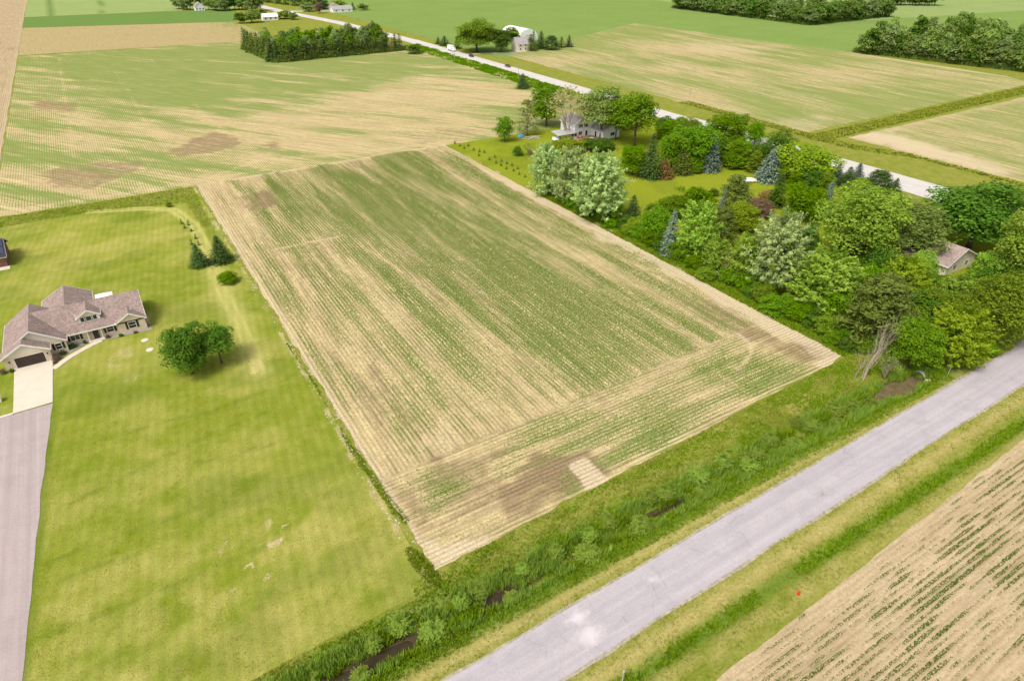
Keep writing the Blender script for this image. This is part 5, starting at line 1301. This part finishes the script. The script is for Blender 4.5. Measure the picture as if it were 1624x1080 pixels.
def gable(par, x0, x1, y0, y1, ze, zr, axis, wall, roof, over=0.5, rake=0.4, th=0.16, zb=0.0, ends=(True, True), trim='white', gable_mat=None, wall_name='wall'):
    """a block with a gable roof; axis = direction of the ridge"""
    w = MB().box(x0, x1, y0, y1, zb - 0.2, ze)
    lift = 0.06 + th
    if axis == 'x':
        ym = (y0 + y1) / 2; s = (zr - ze) / (ym - y0)
        gm = []
        if ends[0]: gm.append(MB().prism([(x0, y0, ze), (x0, ym, zr), (x0, y1, ze)], (0.2, 0, 0)))
        if ends[1]: gm.append(MB().prism([(x1, y1, ze), (x1, ym, zr), (x1, y0, ze)], (-0.2, 0, 0)))
        a, b = x0 - (rake if ends[0] else 0), x1 + (rake if ends[1] else 0)
        rf = MB().slab((a, y0 - over, ze - s * over + lift), (b, y0 - over, ze - s * over + lift), (b, ym, zr + lift), (a, ym, zr + lift), th)
        rf.slab((a, ym, zr + lift), (b, ym, zr + lift), (b, y1 + over, ze - s * over + lift), (a, y1 + over, ze - s * over + lift), th)
        tr = MB()
        e = 0.05
        for on, xx in ((ends[0], a - e), (ends[1], b)):
            if on:
                for q0, q1 in (((y0 - over), ym), (ym, (y1 + over))):
                    za = (zr if q0 == ym else ze - s * over) + lift; zc = (zr if q1 == ym else ze - s * over) + lift
                    tr.hexa([(xx, q0, za - .3), (xx + e, q0, za - .3), (xx + e, q1, zc - .3), (xx, q1, zc - .3), (xx, q0, za + .015), (xx + e, q0, za + .015), (xx + e, q1, zc + .015), (xx, q1, zc + .015)])
        for yy in (y0 - over - e, y1 + over):
            tr.box(a, b, yy, yy + e, ze - s * over + lift - .26, ze - s * over + lift - .01)
    else:
        xm = (x0 + x1) / 2; s = (zr - ze) / (xm - x0)
        gm = []
        if ends[0]: gm.append(MB().prism([(x0, y0, ze), (x1, y0, ze), (xm, y0, zr)], (0, 0.2, 0)))
        if ends[1]: gm.append(MB().prism([(x1, y1, ze), (x0, y1, ze), (xm, y1, zr)], (0, -0.2, 0)))
        a, b = y0 - (rake if ends[0] else 0), y1 + (rake if ends[1] else 0)
        rf = MB().slab((x0 - over, a, ze - s * over + lift), (xm, a, zr + lift), (xm, b, zr + lift), (x0 - over, b, ze - s * over + lift), th)
        rf.slab((xm, a, zr + lift), (x1 + over, a, ze - s * over + lift), (x1 + over, b, ze - s * over + lift), (xm, b, zr + lift), th)
        tr = MB(); e = 0.05
        for on, yy in ((ends[0], a - e), (ends[1], b)):
            if on:
                for q0, q1 in (((x0 - over), xm), (xm, (x1 + over))):
                    za = (zr if q0 == xm else ze - s * over) + lift; zc = (zr if q1 == xm else ze - s * over) + lift
                    tr.hexa([(q0, yy, za - .3), (q1, yy, zc - .3), (q1, yy + e, zc - .3), (q0, yy + e, za - .3), (q0, yy, za + .015), (q1, yy, zc + .015), (q1, yy + e, zc + .015), (q0, yy + e, za + .015)])
        for xx in (x0 - over - e, x1 + over):
            tr.box(xx, xx + e, a, b, ze - s * over + lift - .26, ze - s * over + lift - .01)
    w.build(wall_name, M[wall], par)
    for g_ in gm: g_.build('gable', M[gable_mat or wall], par)
    r_ = rf.build('roof', M[roof], par)
    tr.build('fascia', M[trim], r_)
    return r_

# ---- the ranch house on the lawn
H1 = empty('ranch_house', (0, 0, 0)); tag(H1, 'long cream brick ranch house with brown roof and front dormer', 'house')
r_main = gable(H1, -22.6, -3.75, 139.4, 150.6, 2.7, 5.9, 'x', 'brick', 'roof_brown', 0.6, 0.35, ends=(False, True), gable_mat='cream_siding')
gable(H1, -27.6, -17.9, 137.3, 149.6, 2.7, 5.95, 'y', 'brick', 'roof_brown', 0.4, 0.4, ends=(True, False), gable_mat='cream_siding')
gable(H1, -28.0, -20.6, 135.15, 137.2, 2.68, 4.75, 'y', 'brick', 'roof_brown', 0.38, 0.4, ends=(True, False), gable_mat='cream_siding')
gable(H1, -8.75, -3.72, 138.75, 143.0, 2.72, 4.25, 'y', 'brick', 'roof_brown', 0.35, 0.4, ends=(True, False), gable_mat='cream_siding')
gable(H1, -21.2, -12.6, 150.0, 157.0, 2.7, 5.0, 'y', 'brick', 'roof_brown', 0.4, 0.4, ends=(False, True), gable_mat='cream_siding')
# rear wing carried into the main roof
rr_ = MB().slab((-21.6, 146.6, 2.72), (-16.9, 146.6, 5.2), (-16.9, 150.0, 5.2), (-21.6, 150.0, 2.72), .14).slab((-16.9, 146.6, 5.2), (-12.2, 146.6, 2.72), (-12.2, 150.0, 2.72), (-16.9, 150.0, 5.2), .14)
rr_.build('rear_roof', M['roof_brown'], H1)
# dormer
gable(H1, -15.0, -11.2, 140.7, 145.2, 4.8, 6.0, 'y', 'white_siding', 'roof_brown', 0.3, 0.35, zb=3.3, ends=(True, False), gable_mat='cream_siding', wall_name='dormer')
for i, c in enumerate((-14.25, -13.15, -12.05)):
    window(H1, 'S', 140.7, c, 3.75, 0.62 if i != 1 else 0.9, 0.95, False, (1, 1), 'dormer_window')
for c in (-13.75, -12.55): fbox(MB(), 'S', 140.7, c - .1, c + .1, 3.7, 4.75, -.02, .05).build('dormer_shutter', M['black'], H1)
# garage door with its sections
gd_ = fbox(MB(), 'S', 135.15, -26.3, -21.6, 0.12, 2.2, -0.05, 0.02).build('garage_door', M['black'], H1)
for i in range(4): fbox(MB(), 'S', 135.15, -26.27, -21.63, 0.14 + .52 * i, 0.63 + .52 * i, 0.02, 0.05).build('panel', M['brown_door'], gd_)
fr = MB(); fbox(fr, 'S', 135.15, -26.45, -26.3, 0.1, 2.2, -.02, .07); fbox(fr, 'S', 135.15, -21.6, -21.45, 0.1, 2.2, -.02, .07); fbox(fr, 'S', 135.15, -26.45, -21.45, 2.2, 2.35, -.02, .07)
fr.build('door_frame', M['cream_siding'], gd_)
for c in (-27.15, -21.05): fbox(MB(), 'S', 135.15, c - .1, c + .1, 1.55, 1.9, -.02, .16).build('wall_lamp', M['black'], H1)
window(H1, 'S', 137.3, -19.2, 0.95, 1.0, 1.2, True, (1, 2)); window(H1, 'S', 139.4, -16.4, 0.9, 1.5, 1.3, True, (2, 1))
window(H1, 'S', 139.4, -10.2, 0.9, 1.2, 1.3, True, (1, 2)); window(H1, 'S', 138.75, -6.2, 0.9, 1.3, 1.35, True, (1, 2))
# entry recess
ent = fbox(MB(), 'S', 139.4, -14.3, -11.6, 0.1, 2.55, -.03, .03).build('entry_surround', M['wood'], H1)
dr1 = fbox(MB(), 'S', 139.4, -13.3, -12.3, 0.15, 2.3, .03, .08).build('front_door', M['black'], H1)
fbox(MB(), 'S', 139.4, -12.45, -12.38, 1.1, 1.22, .08, .13).build('handle', M['galv'], dr1)
for c in (-14.15, -11.75): MB().tube([(c, 138.9, 0.0), (c, 138.9, 2.55)], [.11, .09], 8).build('porch_post', M['cream_siding'], H1)
MB().box(-14.4, -11.5, 138.4, 139.38, -.05, 0.14).build('porch_step', M['concrete'], H1)
MB().box(-3.68, -3.0, 140.3, 142.3, -.05, 1.0).build('side_bin_store', M['wood'], H1)
for (u, v) in ((207, 490), (219, 483)):
    x, y = at(u, v, 4.3); MB().tube([(x, y, 3.4), (x, y, 4.75)], [.07, .07], 6).build('roof_vent', M['white'], H1)
for i, (x, y, w, h) in enumerate([(-28.6, 134.6, 1.0, 1.1), (-27.2, 134.4, .8, .7), (-20.0, 134.9, 1.5, .8), (-18.9, 136.4, 1.2, .8), (-20.3, 133.6, .7, .5), (-15.1, 138.6, .7, .9), (-11.0, 138.6, .8, .8), (-8.7, 138.0, .8, .6), (-6.1, 137.9, .8, .5), (-17.3, 138.3, 1.5, .7)]):
    plant(x, y, h, w, 'bush', 'dark' if i % 2 else 'purple', nth([1, 2, 4, 5, 3, 7, 8, 9, 10, 6][i]) + ' foundation shrub along the ranch house front counted from the garage corner', 'foundation shrubs of the ranch house', name='foundation_shrub')
cp = empty('patio_canopy', (-10.2, 154.2, 0)); tag(cp, 'small white patio canopy showing behind the ranch house roof', 'canopy')
for sx in (-1.4, 1.4):
    for sy in (-1.2, 1.2): MB().tube([(sx, sy, -.05), (sx, sy, 2.4)], [.05, .05], 6).build('post', M['white'], cp)
MB().hexa([(-1.7, -1.5, 2.3), (1.7, -1.5, 2.3), (1.7, 1.5, 2.3), (-1.7, 1.5, 2.3), (-.3, -.2, 2.9), (.3, -.2, 2.9), (.3, .2, 2.9), (-.3, .2, 2.9)]).build('canopy_top', M['canvas'], cp)
for (u, v) in ((230, 540), (238, 555)):
    x, y = at(u, v); tag(MB().tube([(x, y, -.05), (x, y, .12), (x, y, .17)], [.7, .7, .45], 12).build('tank_lid', M['concrete']), 'round pale concrete lid set in the lawn before the ranch house', 'tank lid', 'concrete lids in the lawn')
x, y = at(1, 636); bn = MB(); bn.hexa([(x - .5, y - .4, 0), (x + .2, y - .4, 0), (x + .2, y + .4, 0), (x - .5, y + .4, 0), (x - .6, y - .5, 1.2), (x + .3, y - .5, 1.2), (x + .3, y + .5, 1.2), (x - .6, y + .5, 1.2)])
tag(bn.build('utility_cabinet', M['whitemetal']), 'pale utility cabinet beside the garage at the picture edge', 'cabinet')

# ---- neighbour at the picture edge
H2 = empty('neighbour_house'); tag(H2, 'red brick house with solar panels on its roof at the picture edge', 'house')
gable(H2, -44, -29.4, 189.0, 199.0, 2.7, 5.2, 'x', 'redbrick', 'roof_dark', 0.6, 0.5, ends=(True, True), gable_mat='redbrick', trim='wood')
s_ = 2.5 / 5.0
for i in range(6):
    for j in range(2):
        xa, xb = -31.05 - 1.9 * i, -29.25 - 1.9 * i; ya, yb = 189.4 + 2.2 * j, 191.45 + 2.2 * j
        f = lambda yy: 2.7 + s_ * (yy - 189.0) + 0.22 + 0.12
        MB().slab((xa, ya, f(ya)), (xb, ya, f(ya)), (xb, yb, f(yb)), (xa, yb, f(yb)), .05).build('solar_panel', M['solar'], H2)
window(H2, 'S', 189.0, -31.5, .9, 1.2, 1.2); MB().box(-44, -29.0, 186.8, 188.9, -.05, .1).build('front_walk', M['concrete'], H2)

# ---- two storey white house among the trees
H3 = empty('white_house'); tag(H3, 'two storey white gabled house half hidden among tall trees', 'house')
gable(H3, 157.6, 166.0, 211.0, 220.5, 5.1, 7.4, 'y', 'white_siding', 'roof_grey', 0.4, 0.45)
gable(H3, 165.8, 174.0, 203.3, 214.5, 2.9, 5.2, 'y', 'white_siding', 'roof_grey', 0.45, 0.4)
sr = MB().slab((148.4, 208.9, 2.55), (157.9, 208.9, 2.55), (157.9, 214.0, 3.3), (148.4, 214.0, 3.3), .14); sr.build('sunroom_roof', M['galv'], H3)
MB().box(148.9, 157.6, 209.4, 213.9, -.1, .95).build('sunroom_wall', M['white_siding'], H3)
for i in range(6):
    c = 149.6 + 1.44 * i; window(H3, 'S', 209.4, c + .1, 1.02, 1.2, 1.35, False, (1, 1), 'sunroom_window')
window(H3, 'S', 211.0, 160.5, 3.7, .8, 1.2, True); window(H3, 'S', 211.0, 163.2, 3.7, .8, 1.2, True)
window(H3, 'S', 211.0, 160.4, .9, 1.6, 1.3, False, (2, 1)); window(H3, 'S', 211.0, 163.4, .1, 1.0, 2.1, False, (1, 1), 'patio_door')
window(H3, 'S', 203.3, 170.5, .9, 2.0, 1.3, False, (2, 1)); window(H3, 'W', 165.8, 208.0, .15, .95, 2.1, False, (1, 1), 'side_door')
tag(MB().slab((155.8, 202.4, .32), (165.6, 202.4, .32), (165.6, 209.2, .32), (155.8, 209.2, .32), .42).build('patio', M['patio']), kind='structure')
def chair(x, y, rz, mat, label):
    o = empty('patio_chair', (x, y, .32), rz); tag(o, label, 'chair', 'patio chairs')
    MB().box(-.3, .3, -.3, .3, .38, .46).build('seat', M[mat], o); MB().box(-.3, .3, .26, .33, .46, 1.0).build('backrest', M[mat], o)
    for a in (-.27, .27):
        for b in (-.27, .27): MB().tube([(a, b, 0), (a, b, .4)], [.025, .025], 5).build('leg', M['black'], o)
chair(157.2, 207.0, 0.3, 'red', 'dark red patio chair nearest the sunroom of the white house'); chair(158.9, 207.6, -0.2, 'red', 'dark red patio chair beside the patio door of the white house')
tb = empty('patio_table', (161.2, 204.6, .32)); tag(tb, 'round white table on the brick patio of the white house', 'table')
MB().tube([(0, 0, .70), (0, 0, .76)], [.85, .85], 14).build('table_top', M['canvas'], tb); MB().tube([(0, 0, 0), (0, 0, .7)], [.25, .06], 8).build('pedestal', M['galv'], tb)
# stone edging below the hedge
for i, (u, v, s) in enumerate(((934, 240.5, .6), (942, 239.0, .7), (946, 238, .8), (949, 236, .7))):
    x, y = at(u, v); rk = MB(); n = 7
    rk.tube([(x, y, -.1), (x + .05, y, s * .5), (x, y + .05, s * .9)], [s * 1.0, s * .85, s * .35], n)
    tag(rk.build('boulder', M['stone'], None, False), 'pale boulder of the rockery below the white house hedge', 'boulder', 'rockery boulders')
a, b = at(950, 239.5), at(969, 236)
tag(MB().hexa([(a[0], a[1], -.05), (b[0], b[1], -.05), (b[0] + .3, b[1] + .5, -.05), (a[0] + .3, a[1] + .5, -.05), (a[0], a[1], .6), (b[0], b[1], .6), (b[0] + .3, b[1] + .5, .6), (a[0] + .3, a[1] + .5, .6)]).build('garden_wall', M['wood']), 'low timber garden wall running from the rockery below the white house', 'wall')

# ---- house with the brown roof in the grove
H4 = empty('grove_house'); tag(H4, 'low house with faded brown shingle roof deep in the grove', 'house')
gable(H4, 160.8, 173.2, 66.3, 80.0, 2.7, 5.6, 'y', 'cream_siding', 'roof_pinkish', 0.5, 0.5)
window(H4, 'S', 66.3, 164.5, .9, 1.4, 1.2, False, (2, 1)); window(H4, 'S', 66.3, 169.5, .9, 1.4, 1.2, False, (2, 1)); window(H4, 'W', 160.8, 72.0, .9, 1.4, 1.2, False, (2, 1))
MB().box(167.8, 168.6, 77, 77.8, 4.5, 6.3).build('chimney', M['redbrick'], H4)
x, y = at(1462, 446); wl = MB().box(x - 3, x + 3, y - .2, y + .2, -.1, .9)
tag(wl.build('garden_wall', M['wood']), 'weathered timber wall below the light tree near the brown roof', 'wall')

# ---- farmhouse and white shed across the highway
H5 = empty('farmhouse'); tag(H5, 'pale farmhouse with grey roof across the highway', 'house')
gable(H5, 251.5, 263.5, 404.5, 413.0, 5.0, 8.4, 'x', 'cream_siding', 'roof_grey', 0.5, 0.4)
for c in (253.6, 257.5, 261.4):
    window(H5, 'S', 404.5, c, 3.3, .9, 1.3)
    window(H5, 'S', 404.5, c, 0.9, .9, 1.3)
MB().box(254.6, 255.4, 408.2, 409.2, 7.4, 9.8).build('chimney', M['redbrick'], H5)
H6 = empty('machine_shed'); tag(H6, 'large white metal shed with curved roof behind the farmhouse', 'shed')
cxs, cys = at(838, 66); n = 12; w_, L_ = 17.0, 26.0
pr = [(cxs - w_ / 2 * math.cos(math.pi * i / n), cys, 8.2 * math.sin(math.pi * i / n) ** .8) for i in range(n + 1)]
MB().prism(pr[::-1], (0, L_, 0)).build('curved_roof', M['whitemetal'], H6)
fbox(MB(), 'S', cys, cxs - 2.4, cxs + 2.4, 0, 4.4, 0, .08).build('shed_door', M['galv'], H6)
# ---- far farms
def small_house(u, v, w, d, ze, zr, axis, wall, roof, label, name='farm_building', nwin=3):
    x, y = at(u, v); o = empty(name); tag(o, label, 'building')
    gable(o, x - w / 2, x + w / 2, y, y + d, ze, zr, axis, wall, roof, .4, .4)
    for i in range(nwin): window(o, 'S', y, x - w / 2 + w * (i + .5) / nwin, 1.0, 1.3, 1.3)
small_house(430, 33, 13, 8, 3.0, 5.4, 'x', 'white_siding', 'whitemetal', 'small far white house with pale roof past the plantation')
small_house(544, 20, 20, 9, 3.0, 5.5, 'x', 'white_siding', 'roof_grey', 'long white far farm building beside the farm drive')
small_house(532, 16, 10, 8, 3.4, 6.0, 'y', 'cream_siding', 'roof_brown', 'brown roofed far building behind the long white one')
small_house(318, 17.5, 9, 8, 4.0, 7.5, 'y', 'white_siding', 'roof_pinkish', 'farthest white house in the grove at the top edge')

# ================================================================== small things
def wheel(par, x, y, rr, w):
    wh = MB().tube([(x - w / 2, y, rr), (x + w / 2, y, rr)], [rr, rr], 12).build('wheel', M['tyre'], par)
    MB().tube([(x - w / 2 - .01, y, rr), (x + w / 2 + .01, y, rr)], [rr * .6, rr * .6], 10).build('rim', M['galv'], wh)
def car(x, y, heading, paint, label):
    """front towards local +Y"""
    o = empty('car', (x, y, .13), heading); tag(o, label, 'car')
    prof = [(-2.2, .35), (-2.25, .8), (-1.9, .95), (-1.0, 1.0), (1.0, .98), (2.0, .82), (2.2, .6), (2.15, .35)]
    m = plain('car_paint', paint, .35, .03, 1, .5)
    MB().prism([(-.88, a, b) for a, b in prof], (1.76, 0, 0)).build('body', m, o)
    cb = [(-1.75, .96), (-1.15, 1.43), (.35, 1.45), (1.15, .98)]
    MB().prism([(-.78, a, b) for a, b in cb], (1.56, 0, 0)).build('windows', M['glass'], o)
    MB().hexa([(-.7, -1.1, 1.42), (.7, -1.1, 1.42), (.7, .3, 1.44), (-.7, .3, 1.44), (-.66, -1.05, 1.5), (.66, -1.05, 1.5), (.66, .25, 1.5), (-.66, .25, 1.5)]).build('roof', m, o)
    for sx in (-.82, .82):
        for yy in (-1.35, 1.35): wheel(o, sx, yy, .33, .2)
        MB().box(sx * .8 - .15, sx * .8 + .15, 2.12, 2.22, .6, .72).build('headlight', M['whitemetal'], o); MB().box(sx * .8 - .15, sx * .8 + .15, -2.28, -2.2, .68, .82).build('tail_light', M['red'], o)
def truck(x, y, heading, label):
    o = empty('truck', (x, y, .13), heading); tag(o, label, 'truck')
    MB().box(-1.2, 1.2, -4.2, 1.7, .85, 3.4).build('cargo_box', M['whitemetal'], o)
    MB().prism([(-1.1, a, b) for a, b in [(1.85, .5), (1.85, 2.5), (3.0, 2.45), (3.5, 1.6), (4.2, 1.4), (4.3, .5)]], (2.2, 0, 0)).build('cab', M['white'], o)
    MB().prism([(-1.12, a, b) for a, b in [(2.2, 1.55), (2.2, 2.25), (2.95, 2.2), (3.35, 1.55)]], (2.24, 0, 0)).build('windows', M['glass'], o)
    MB().box(-.9, .9, -4.2, 3.6, .5, .84).build('chassis', M['black'], o)
    for sx in (-1.0, 1.0):
        for yy in (-2.9, 3.0): wheel(o, sx, yy, .48, .3)
        MB().box(sx * .8 - .15, sx * .8 + .15, 4.28, 4.34, .75, .95).build('headlight', M['galv'], o)
x, y = at(712, 82); truck(215.2, y, math.pi, 'white box truck driving on the highway near the far farm lane')
x, y = at(742, 91.5); car(215.0, y, math.pi, (.03, .03, .04), 'dark car on the highway just behind the white truck')
x, y = at(801, 107.5); car(216.2, y, math.pi, (.16, .04, .05), 'maroon car on the highway between the farm and the white house')

def pole(u, v, h, label, arm=True, rr=.14):
    x, y = at(u, v); o = empty('utility_pole', (x, y, 0)); tag(o, label, 'pole')
    MB().tube([(0, 0, -.3), (0, 0, h)], [rr, rr * .65], 7).build('pole', M['wood'], o)
    if arm:
        MB().box(-1.1, 1.1, -.06, .06, h - .7, h - .55).build('crossarm', M['wood'], o)
        for a in (-1, 0, 1): MB().tube([(a, 0, h - .55), (a, 0, h - .35)], [.05, .03], 6).build('insulator', M['galv'], o)
pole(1092, 166, 7.2, 'slim utility pole at the field edge beyond the highway'); pole(721, 95, 8.0, 'utility pole by the highway opposite the far farm lane'); pole(822, 124, 7.5, 'utility pole by the highway next to the lone conifer')
x, y = at(987, 1079); mp_ = empty('marker_post', (x, y, float(ground_z(x, y)) - .1)); tag(mp_, 'slender weathered wooden post on the verge of the near road', 'post')
MB().tube([(0, 0, 0), (.03, 0, 2.2)], [.09, .075], 8).build('post', M['wood'], mp_); MB().tube([(.03, 0, 2.2), (.03, 0, 2.26)], [.1, .1], 8).build('cap', M['galv'], mp_)
x, y = at(1502, 597); sg = empty('road_sign', (x, y, float(ground_z(x, y)) - .1), 0.55); tag(sg, 'small pale road sign seen from behind near the culvert', 'sign')
MB().tube([(0, 0, 0), (.12, 0, 2.3)], [.035, .035], 6).build('post', M['galv'], sg); MB().box(-.2, .44, -.02, .02, 1.95, 2.5).build('sign_plate', M['galv'], sg)
x, y = at(1266, 942); hy = empty('red_standpipe', (x, y, float(ground_z(x, y)) - .03)); tag(hy, 'small bright red standpipe on the grass crossing by the row field', 'standpipe')
MB().tube([(0, 0, 0), (0, 0, .1), (0, 0, .11), (0, 0, .6), (0, 0, .75)], [.22, .22, .15, .15, .04], 10).build('barrel', M['red'], hy)
MB().tube([(-.24, 0, .45), (.24, 0, .45)], [.07, .07], 8).build('outlet', M['red'], hy)
# culvert
cv = empty('culvert', (117.2, 46.1, -1.3)); tag(cv, 'round corrugated steel culvert mouth above muddy water', 'culvert')
ring = MB(); n = 20; Lc = 3.0; rings = 10
for j in range(rings):
    for r0 in (1.15, 1.08):
        for k in range(n):
            a_ = 2 * math.pi * k / n; q = r0 + (.03 if j % 2 else 0); ring.v.append((j * Lc / (rings - 1), math.cos(a_) * q, .25 + math.sin(a_) * q))
for j in range(rings - 1):
    for r0 in (0, 1):
        for k in range(n):
            k2 = (k + 1) % n; A = j * 2 * n + r0 * n; B = (j + 1) * 2 * n + r0 * n
            ring.f.append((A + k, A + k2, B + k2, B + k) if r0 == 0 else (A + k, B + k, B + k2, A + k2))
for k in range(n): k2 = (k + 1) % n; ring.f.append((k, n + k, n + k2, k2))
ring.build('pipe', M['galv'], cv); MB().tube([(2.9, 0, .25), (3.0, 0, .25)], [1.07, 1.07], n).build('pipe_end', M['black'], cv)
for i, (dx, dy, s) in enumerate(((-.1, -1.6, .35), (.3, -1.9, .45), (.1, 1.55, .4), (.7, -1.4, .4), (-.5, -2.0, .3))):
    tag(MB().tube([(117.3 + dx, 46.1 + dy, -1.1), (117.3 + dx, 46.1 + dy, -.9 + s * .6), (117.35 + dx, 46.1 + dy, -.9 + s)], [s, s * .85, s * .3], 7).build('boulder', M['stone']), 'pale boulder beside the culvert mouth', 'boulder', 'culvert boulders')

# rail fence remains along the grove
fe = empty('rail_fence', (0, 0, 0)); tag(fe, 'broken weathered rail fence along the grove edge of the field', 'fence')
for i, (a, b) in enumerate((((960, 351), (981, 359)), ((1003, 367), (1017, 377)), ((1040, 388), (1054, 397)), ((1122, 428), (1140, 439)), ((1157, 441), (1174, 450)), ((1228, 472), (1243, 483)), ((1256, 488), (1274, 498)), ((1274, 498), (1292, 508)))):
    p, q = at(*a), at(*b); mt = M['pale_wood'] if i < 4 else M['wood']
    for e in (p, q) if i != 7 else (q,): MB().tube([(e[0], e[1], -.1), (e[0] + .02, e[1], 1.15)], [.08, .07], 6).build('post', mt, fe)
    for z in (.45, .95): MB().tube([(p[0], p[1], z), ((p[0] + q[0]) / 2, (p[1] + q[1]) / 2, z - .04), (q[0], q[1], z + .03)], [.09, .10, .08], 6).build('rail', mt, fe)
for i, (u, v, L) in enumerate(((970, 356, 4.2), (1012, 374, 3.0))):
    x, y = at(u, v); tag(MB().hexa([(x - .25, y - L / 2, 0), (x + .25, y - L / 2, 0), (x + .3, y + L / 2, 0), (x - .2, y + L / 2, 0), (x - .22, y - L / 2, .35), (x + .22, y - L / 2, .35), (x + .27, y + L / 2, .35), (x - .17, y + L / 2, .35)]).build('timber_beam', M['pale_wood']), ('long' if i == 0 else 'short') + ' pale timber beam lying at the field edge ' + ('below the broadest silver tree' if i == 0 else 'below the yellow green shrub'), 'beam')
# blue tarp pile and lumber
x, y = at(826, 218.5)
tp = MB(); n = 9
for j, (zz_, rr) in enumerate(((0, 1.3), (.6, 1.25), (1.05, .8), (1.25, .2))):
    for k in range(n): a_ = 2 * math.pi * k / n; q = rr * (1 + .18 * math.sin(3 * a_ + j) ); tp.v.append((x + math.cos(a_) * q * 1.15, y + math.sin(a_) * q, zz_ + .12 * math.sin(5 * a_)))
for j in range(3):
    for k in range(n): k2 = (k + 1) % n; tp.f.append((j * n + k, j * n + k2, (j + 1) * n + k2, (j + 1) * n + k))
tp.f.append(tuple(3 * n + k for k in range(n)))
tag(tp.build('tarp_heap', M['tarp']), 'heap covered by a bright blue tarp under the scraggy conifer', 'tarp')
lp = empty('lumber_pile'); tag(lp, 'pile of grey and pale boards beside the blue tarp', 'lumber')
r = np.random.default_rng(5)
for i in range(12):
    u = 836 + r.uniform(0, 16); v = 219 + r.uniform(-2, 2); x, y = at(u, v); L = r.uniform(1.2, 2.6); a_ = r.uniform(-.5, .5)
    bd = MB().box(-L, L, -.14, .14, -.05, .06).build('board', M['pale_wood' if i % 2 else 'wood'], lp); bd.location = (x, y, .06 + .1 * (i % 5)); bd.rotation_euler = (0, 0, a_)
# white covered trailer on the bright lawn
x, y = at(1188, 289); tl = empty('covered_trailer', (x, y, 0), -0.5); tag(tl, 'white canvas covered trailer on the bright lawn by the blue grey spruce', 'trailer')
cvm = MB(); n = 8
for j, (xx, hh, ww) in enumerate(((-2.4, .75, .6), (-1.6, 1.35, .95), (0, 1.5, 1.05), (1.5, 1.25, .95), (2.3, .85, .55))):
    for k in range(n + 1): a_ = math.pi * k / n; cvm.v.append((xx, -math.cos(a_) * ww, .45 + (hh - .45) * math.sin(a_) ** .7 + .04 * math.sin(7 * a_ + j)))
for j in range(4):
    for k in range(n): A = j * (n + 1) + k; cvm.f.append((A, A + 1, A + n + 2, A + n + 1))
cvm.f.append(tuple(range(n, -1, -1))); cvm.f.append(tuple(4 * (n + 1) + k for k in range(n + 1)))
cvm.build('cover', M['canvas'], tl, True); MB().box(-2.3, 2.3, -.9, .9, .36, .5).build('bed', M['galv'], tl); MB().tube([(2.3, 0, .42), (3.5, 0, .42)], [.05, .05], 6).build('drawbar', M['black'], tl)
for sy in (-1.0, 1.0):
    wh = MB().tube([(-.2, sy - .1, .33), (-.2, sy + .1, .33)], [.33, .33], 12).build('wheel', M['tyre'], tl); MB().tube([(-.2, sy - .11, .33), (-.2, sy + .11, .33)], [.2, .2], 10).build('rim', M['galv'], wh)
MB().tube([(3.3, 0, 0), (3.3, 0, .42)], [.05, .05], 6).build('jack', M['galv'], tl)
x, y = at(1181, 291); tc = MB().box(x - 1.0, x + 1.0, y - .7, y + .7, 0, .08); tc.hexa([(x - .9, y - .6, .08), (x + .9, y - .6, .08), (x + .8, y + .6, .08), (x - .8, y + .6, .08), (x - .6, y - .4, .6), (x + .5, y - .3, .75), (x + .5, y + .4, .6), (x - .5, y + .3, .7)])
tag(tc.build('canvas_heap', M['canvas']), 'crumpled white canvas heap next to the covered trailer', 'canvas')
# white garden table under the huge spreading tree
x, y = at(1346, 415); gt = empty('garden_table', (x, y, 0)); tag(gt, 'round white garden table beside the trunk of the huge spreading tree', 'table')
MB().tube([(0, 0, .72), (0, 0, .80)], [.95, .95], 16).build('table_top', M['white'], gt); MB().tube([(0, 0, 0), (0, 0, .06), (0, 0, .08), (0, 0, .72)], [.4, .4, .08, .08], 10).build('pedestal', M['white'], gt)
